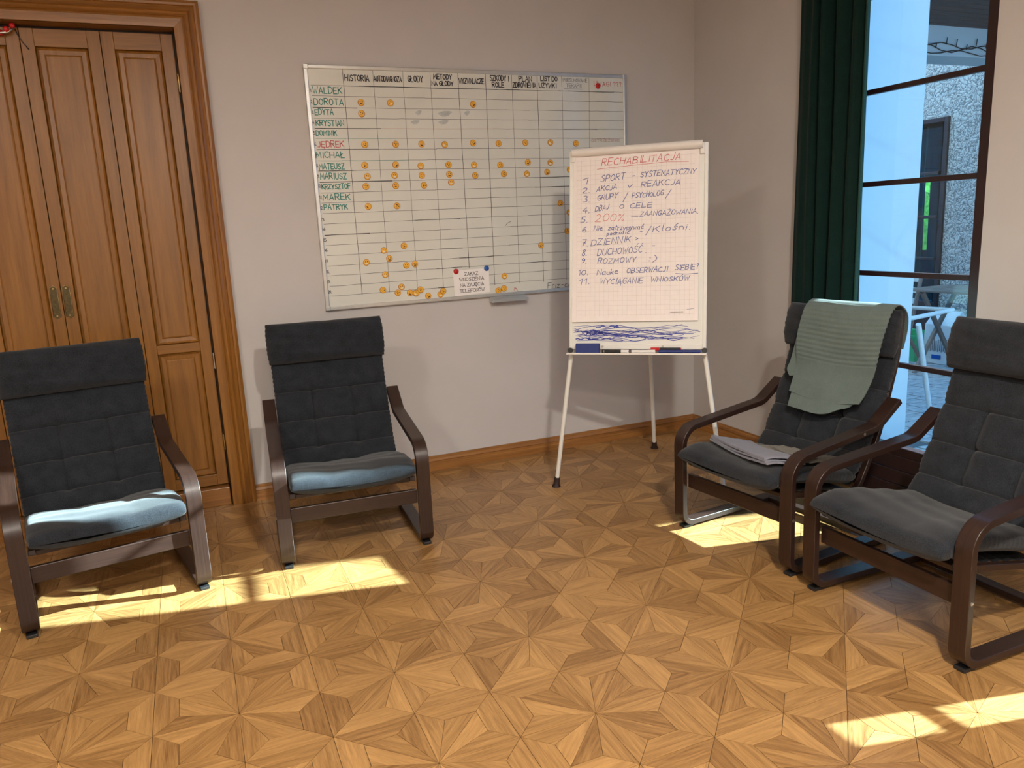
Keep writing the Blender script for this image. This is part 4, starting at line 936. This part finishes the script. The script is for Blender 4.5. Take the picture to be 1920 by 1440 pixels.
c = fx(*q6(975, 1180)); ribbon(mu, [c + Vector((.006 * math.cos(t * 2.2), .005 * math.sin(t * 3.1))) for t in range(9)], .0028, pf)
o = ppart(mr, 'red_underline', M['kred'], fix=False); o = ppart(mu, 'blue_pen_marks', M['kblue'], fix=False); o['kind'] = 'stuff'
mm = MB(); R6(mm, 'A123456789', 1395, 862, 1550, 858, 12, .0010, qq=q7, slant=0, jit=0) if False else None
ppart(MB().box((.545, -.0200, .1925), (.612, -.0185, .1955)), 'printer_mark', M['kgrey'])
# eraser and pens on the tray
def ftop(name, label, cat, group=None): o = empty(name, fc_.location); tag(o, label, cat, group); return o
er = ftop('board_eraser', 'blue block whiteboard eraser standing on the easel tray', 'eraser')
o = MB().box((.045, -.054, -.0235), (.172, -.012, .030)).build('eraser_body', M['felt'], er, bevel=.004); o.matrix_local = INV @ MF
o = MB().box((.047, -.012, -.0235), (.170, -.006, .028)).build('felt_pad', M['navy'], er, bevel=.002); o.matrix_local = INV @ MF
def pen(x0, x1, y, z, body, cap, label, tip=None):
    o = ftop('marker_pen', label, 'marker', 'marker pens on the easel tray'); d = 1 if x1 > x0 else -1; L_ = abs(x1 - x0)
    for nm, a, b, r, mt in (('barrel', 0, .68, .0085, body), ('pen_cap', .66, .97, .0093, cap), ('end_plug', -.02, .02, .0068, tip or cap)):
        q = MB().tube([(x0 + d * L_ * a, y, z), (x0 + d * L_ * b, y, z)], r, 14).build(nm, M[mt], o, smooth=True, sharp=40, bevel=.001); q.matrix_local = INV @ MF
zt = -.0235 + .0100
pen(.30, .18, -.020, zt, 'black', 'black', 'black marker lying next to the blue eraser on the tray')
pen(.335, .285, -.036, zt, 'mwhite', 'wpl', 'short white marker in the middle of the easel tray') if False else pen(.20, .335, -.040, zt, 'black', 'wpl', 'marker with a white cap in the middle of the easel tray')
pen(.345, .475, -.040, zt, 'wpl', 'wpl', 'white barrelled marker lying in the middle of the easel tray', 'kblack')
pen(.60, .440, -.022, zt + .012, 'black', 'red', 'black marker with a red cap lying on the easel tray')
pen(.49, .620, -.045, zt, 'navy', 'navy', 'thin dark blue marker at the front of the easel tray')
pen(.70, .565, -.024, zt, 'navy', 'blue', 'dark blue marker at the right end of the easel tray')

# ------------------------------------------------------------------ outside, seen through the window
M['ext'] = plain('white_render', (.56, .62, .64), .8, .02, 5)
m_, nt, b = newmat('rough_render'); v = coord(nt); vo = nt.nodes.new('ShaderNodeTexVoronoi'); vo.feature = 'DISTANCE_TO_EDGE'; vo.inputs['Scale'].default_value = 22
nd = noise(nt, v, 9, 3); mx = nt.nodes.new('ShaderNodeMix'); mx.data_type = 'VECTOR'; mx.inputs[0].default_value = .25; nt.links.new(v, mx.inputs[4]); nt.links.new(nd.outputs['Color'], mx.inputs[5]); nt.links.new(mx.outputs[1], vo.inputs['Vector'])
nt.links.new(ramp(nt, vo.outputs['Distance'], [(.0, (.09, .10, .10)), (.12, (.46, .47, .46))]), b.inputs['Base Color']); setv(b, rough=.9); bump(nt, vo.outputs['Distance'], b, .9, .02); M['rough'] = m_
M['cobble'] = plain('paving_stone', (.42, .42, .42), .8, .25, 14, .4)
M['mortar'] = plain('paving_joint', (.12, .12, .12), .9)
M['soffit'] = wood('soffit_board', (.05, .03, .025), (.13, .09, .08), 'Object', (2, 40, 40), .7)
M['wooden'] = wood('grey_teak', (.14, .10, .08), (.30, .24, .20), 'UV', (3, 40, 1), .6)
M['tube'] = plain('white_tube', (.75, .78, .75), .4)
M['green'] = plain('green_plastic', (.02, .42, .16), .4); M['sack'] = plain('paper_sack', (.72, .74, .76), .8, .03); M['grass'] = plain('sunlit_leaves', (.25, .55, .08), .9, .5, 25)
XE = 6.2
struct(box('wall_porch', (XW + T + .016, 1.632, -.02), (3.22, 1.90, 3.6), M['ext'], bevel=.004))
wf = MB()
ywin = (3.80, 4.75); zwin = (.0, 2.36)
for y0, y1, z0, z1 in ((-.02, ywin[0], 0, 6.4), (ywin[1], 8.5, 0, 6.4), (ywin[0], ywin[1], zwin[1], 6.4)): wf.box((XE, y0, z0), (XE + .3, y1, z1))  # unseen near stretch and extra height added to block sun
struct(wf.build('wall_courtyard', M['rough']))
pc_ = at(1795, 108, 0, XE)
struct(box('trim_5', (3.9, at(1790, 110, 0, 5.2).y, 2.72), (XE - .001, at(1790, 110, 0, 5.2).y + .3, 2.98), M['ext'], bevel=.005))
sf = MB().box((3.0, 1.95, 2.98), (XE - .001, at(1790, 110, 0, 5.2).y + .3, 3.05)); so = sf.build('ceiling_porch', M['soffit']); struct(so)
for k in range(12): box('soffit_board', (3.0, 1.96 + k * .10, 2.955), (XE - .002, 2.05 + k * .10, 2.979), M['soffit'], so, .003)
by = at(1790, 110, 0, 5.2).y
st_ = empty('string_lights', (5, by - .01, 2.8)); tag(st_, 'dark tangled string light wires hung along the white porch beam', 'string lights')
for k, (zz, am) in enumerate(((2.80, .022), (2.775, .030), (2.75, .018))):
    P = [Vector((4.3 + i * .12 - 5, -.004 * (i % 2), zz - 2.8 + am * math.sin(i * 1.3 + k * 2.1))) for i in range(16)]
    MB().tube(P, .004, 5).build('wire', M['black'], st_, smooth=True)
for k in range(14): MB().tube([(4.35 + k * .12 - 5, -.006, -.005 + .02 * math.sin(k * 2.2)), (4.36 + k * .12 - 5, -.006, .045 + .03 * math.sin(k * 2.2))], .004, 5).build('bulb', M['black'], st_)
# far window with curtain
wn = empty('window_3', (0, 0, 0)); wn['kind'] = 'structure'
m = MB(); y0, y1 = ywin; z0, z1 = zwin
for a, b in (((XE - .03, y0, z0), (XE + .05, y0 + .045, z1)), ((XE - .03, y1 - .045, z0), (XE + .05, y1, z1)), ((XE - .03, y0 + .045, z1 - .045), (XE + .05, y1 - .045, z1)), ((XE - .03, y0 + .045, z0), (XE + .05, y1 - .045, z0 + .5))): m.box(a, b)
m.build('window_frame', M['frame'], wn, bevel=.004)
for z in (.95, 1.38, 1.82): box('glazing_bar', (XE - .01, y0 + .09, z - .015), (XE + .03, y1 - .09, z + .015), M['frame'], wn, .003)
for a, b in ((.5, .95), (.95, 1.38), (1.38, 1.82), (1.82, 2.27)): box('pane', (XE + .008, y0 + .09, a), (XE + .013, y1 - .09, b), M['glass'], wn, 0)
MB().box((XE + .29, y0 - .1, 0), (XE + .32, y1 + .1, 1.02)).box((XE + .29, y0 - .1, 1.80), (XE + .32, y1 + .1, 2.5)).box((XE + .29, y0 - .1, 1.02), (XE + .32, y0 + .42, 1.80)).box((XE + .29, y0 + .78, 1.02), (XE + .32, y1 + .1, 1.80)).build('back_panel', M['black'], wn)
hm = MB()
for k in range(900):
    cx, cy, cz_ = 7.6 + rg.uniform(-.25, .25), rg.uniform(3.6, 6.6), rg.uniform(-.03, 2.6); a = Vector((rg.uniform(-1, 1), rg.uniform(-1, 1), rg.uniform(-1, 1))).normalized() * .09; b = a.orthogonal().normalized() * .04
    c = Vector((cx, cy, cz_)); hm.quad([c - a, c + b, c + a, c - b], [(0, 0)] * 4)
hm.box((7.5, 3.6, -.035), (7.7, 6.6, 2.5)); hg = hm.build('hedge', M['grass'], fix=False); tag(hg, 'sunlit green hedge glimpsed through the far courtyard window', 'hedge')
cz = curtain('curtain', 4.15, 4.42, XE + .12, 'green curtain hanging behind the far courtyard window', .1, 2.3, 4, .03, 9)
# paving
pv = box('paving', (XW + T + .001, -6, -.12), (9.5, 9, -.034), M['mortar'], bevel=0); struct(pv)
cm = []
for k in range(5):
    w_ = .145 + .012 * k; m = MB().box((-w_ / 2, -.055, -.05), (w_ / 2, .055, 0)); me = m.mesh('cobble'); me.materials.append(M['cobble']); cm.append((w_, me))
cells = []
for j in range(30):
    y = .62 + j * .118; x = 2.42 + rg.uniform(0, .1)
    while x < 6.1:
        k = rg.randrange(5); w_, me = cm[k]; cx = x + w_ / 2; x += w_ + .012; q = seen((cx, y, 0))
        if q and 1600 < q[0] < 1900 and q[1] > 640 and not (cx < 3.3 and y > 1.56): cells.append((q[2], cx, y, me))
cells.sort(key=lambda t: t[0])
for dpt, cx, y, me in cells[:280]:
    o = link('cobble', me, pv); o.location = (cx, y, rg.uniform(-.024, -.018)); o.rotation_euler = (rg.uniform(-.02, .02), rg.uniform(-.02, .02), rg.uniform(-.05, .05))
# white tubular table by the window
tt = empty('tubular_table', (3.97, 2.05, 0)); tag(tt, 'white tubular metal garden table just outside the window', 'table')
zt_ = .72; X_, Y_ = 3.97, 2.05
def rt(m, name, mat, **k): o = m.build(name, mat, tt, **k); o.location = (-X_, -Y_, 0); return o
c0 = at(1704, 598, 2, zt_); c1_ = at(1786, 581, 2, zt_)
e1 = Vector((c0.x, c0.y, zt_)); e2 = Vector((c1_.x, c1_.y, zt_)); dirr = (e2 - e1).normalized(); e0 = e1 - dirr * .5; nrm_ = Vector((-dirr.y, dirr.x, 0)) * (1 if Vector((-dirr.y, dirr.x)).dot(Vector((1, .8))) > 0 else -1)
e3 = e2 + nrm_ * .55; e4 = e0 + nrm_ * .55
rt(MB().tube([e0, e2, e3, e4, e0], .016, 12), 'frame_tube', M['tube'], smooth=True, sharp=50)
for a, b in ((at(1722, 608, 2, .70), (3.97, 2.05, 0)), (e4, (e4.x - .1, e4.y, 0)), (e3, (e3.x + .05, e3.y + .1, 0)), (e0, (e0.x - .1, e0.y - .03, 0))): rt(MB().tube([Vector(a), Vector(b) + Vector((0, 0, -.02))], .018, 12), 'leg', M['tube'], smooth=True, sharp=50)
# folding slatted table
ft = empty('folding_table', (5.6, 3.0, 0)); tag(ft, 'grey wooden folding table with a slatted top in the courtyard', 'table')
p0 = at(1752, 533, 0, 5.4); zt2 = .76
for k in range(6):
    a = Vector((5.05 + k * .095, 2.62, zt2)); o = box('table_slat', (5.05 + k * .095, 2.45, zt2 - .02), (5.13 + k * .095, 3.25, zt2), M['wooden'], ft, .003); o.location = (-5.6, -3.0, 0)
for y in (2.6, 3.1):
    for a, b in (((5.1, y, zt2 - .03), (5.6, y, 0)), ((5.6, y + .04, zt2 - .03), (5.1, y + .04, 0))):
        o = MB().tube([a, (b[0], b[1], -.02)], .022, 4).build('leg', M['wooden'], ft); o.location = (-5.6, -3.0, 0)
# wooden folding chair, crate, sack
cc = empty('garden_chair', (5.3, 3.42, 0)); tag(cc, 'pale slatted garden chair beside the folding table', 'chair')
def rc(o): o.location = (-5.3, -3.42, 0); return o
for y in (3.32, 3.58): rc(MB().tube([(5.15, y, -.02), (5.35, y, .88)], .018, 8).build('back_post', M['wooden'], cc)); rc(MB().tube([(5.45, y, -.02), (5.1, y, .45)], .018, 8).build('leg', M['wooden'], cc))
for z in (.52, .62, .72, .82): rc(box('back_slat', (5.15 + z * .22, 3.32, z - .025), (5.165 + z * .22, 3.58, z + .025), M['tube'], cc, .003))
for k in range(4): rc(box('seat_slat', (5.0 + k * .075, 3.32, .44), (5.06 + k * .075, 3.58, .46), M['wooden'], cc, .003))
g = empty('plastic_crate', (5.75, 3.72, -.02)); tag(g, 'bright green plastic crate on the paving under the garden chair', 'crate')
m = MB()
for a, b in (((-.2, -.2, 0), (.2, .2, .02)), ((-.2, -.2, .02), (-.185, .2, .26)), ((.185, -.2, .02), (.2, .2, .26)), ((-.185, -.2, .02), (.185, -.185, .26)), ((-.185, .185, .02), (.185, .2, .26))): m.box(a, b)
m.build('crate_body', M['green'], g, bevel=.004); box('rim', (-.215, -.215, .235), (-.18, .215, .262), M['green'], g, .004)
s_ = empty('paper_sack', (5.75, 3.33, -.02)); tag(s_, 'white printed paper sack standing on the paving', 'bag')
P8 = [(-.13, -.17, 0), (.13, -.17, 0), (.13, .17, 0), (-.13, .17, 0), (-.11, -.16, .38), (.10, -.16, .38), (.10, .16, .38), (-.11, .16, .38), (0, -.15, .52), (0, .15, .50)]
m = MB(); m.v = P8; m.f = [(0, 1, 2, 3), (0, 1, 5, 4), (1, 2, 6, 5), (2, 3, 7, 6), (3, 0, 4, 7), (4, 8, 9, 7), (5, 6, 9, 8), (4, 5, 8), (6, 7, 9)]; m.uv = [[(0, 0)] * len(f) for f in m.f]; m.build('sack_body', M['sack'], s_, bevel=.01)
mb = MB()
for k in range(9): mb.tube([(-.128, -.09 + .02 * k, .12 + .01 * (k % 2)), (-.122, -.095 + .022 * k, .25 - .012 * (k % 3))], .003, 4)
mb.build('printed_basket', M['kgrey'], s_); box('printed_badge', (-.134, -.05, .05), (-.129, .05, .09), M['blue'], s_, .001)
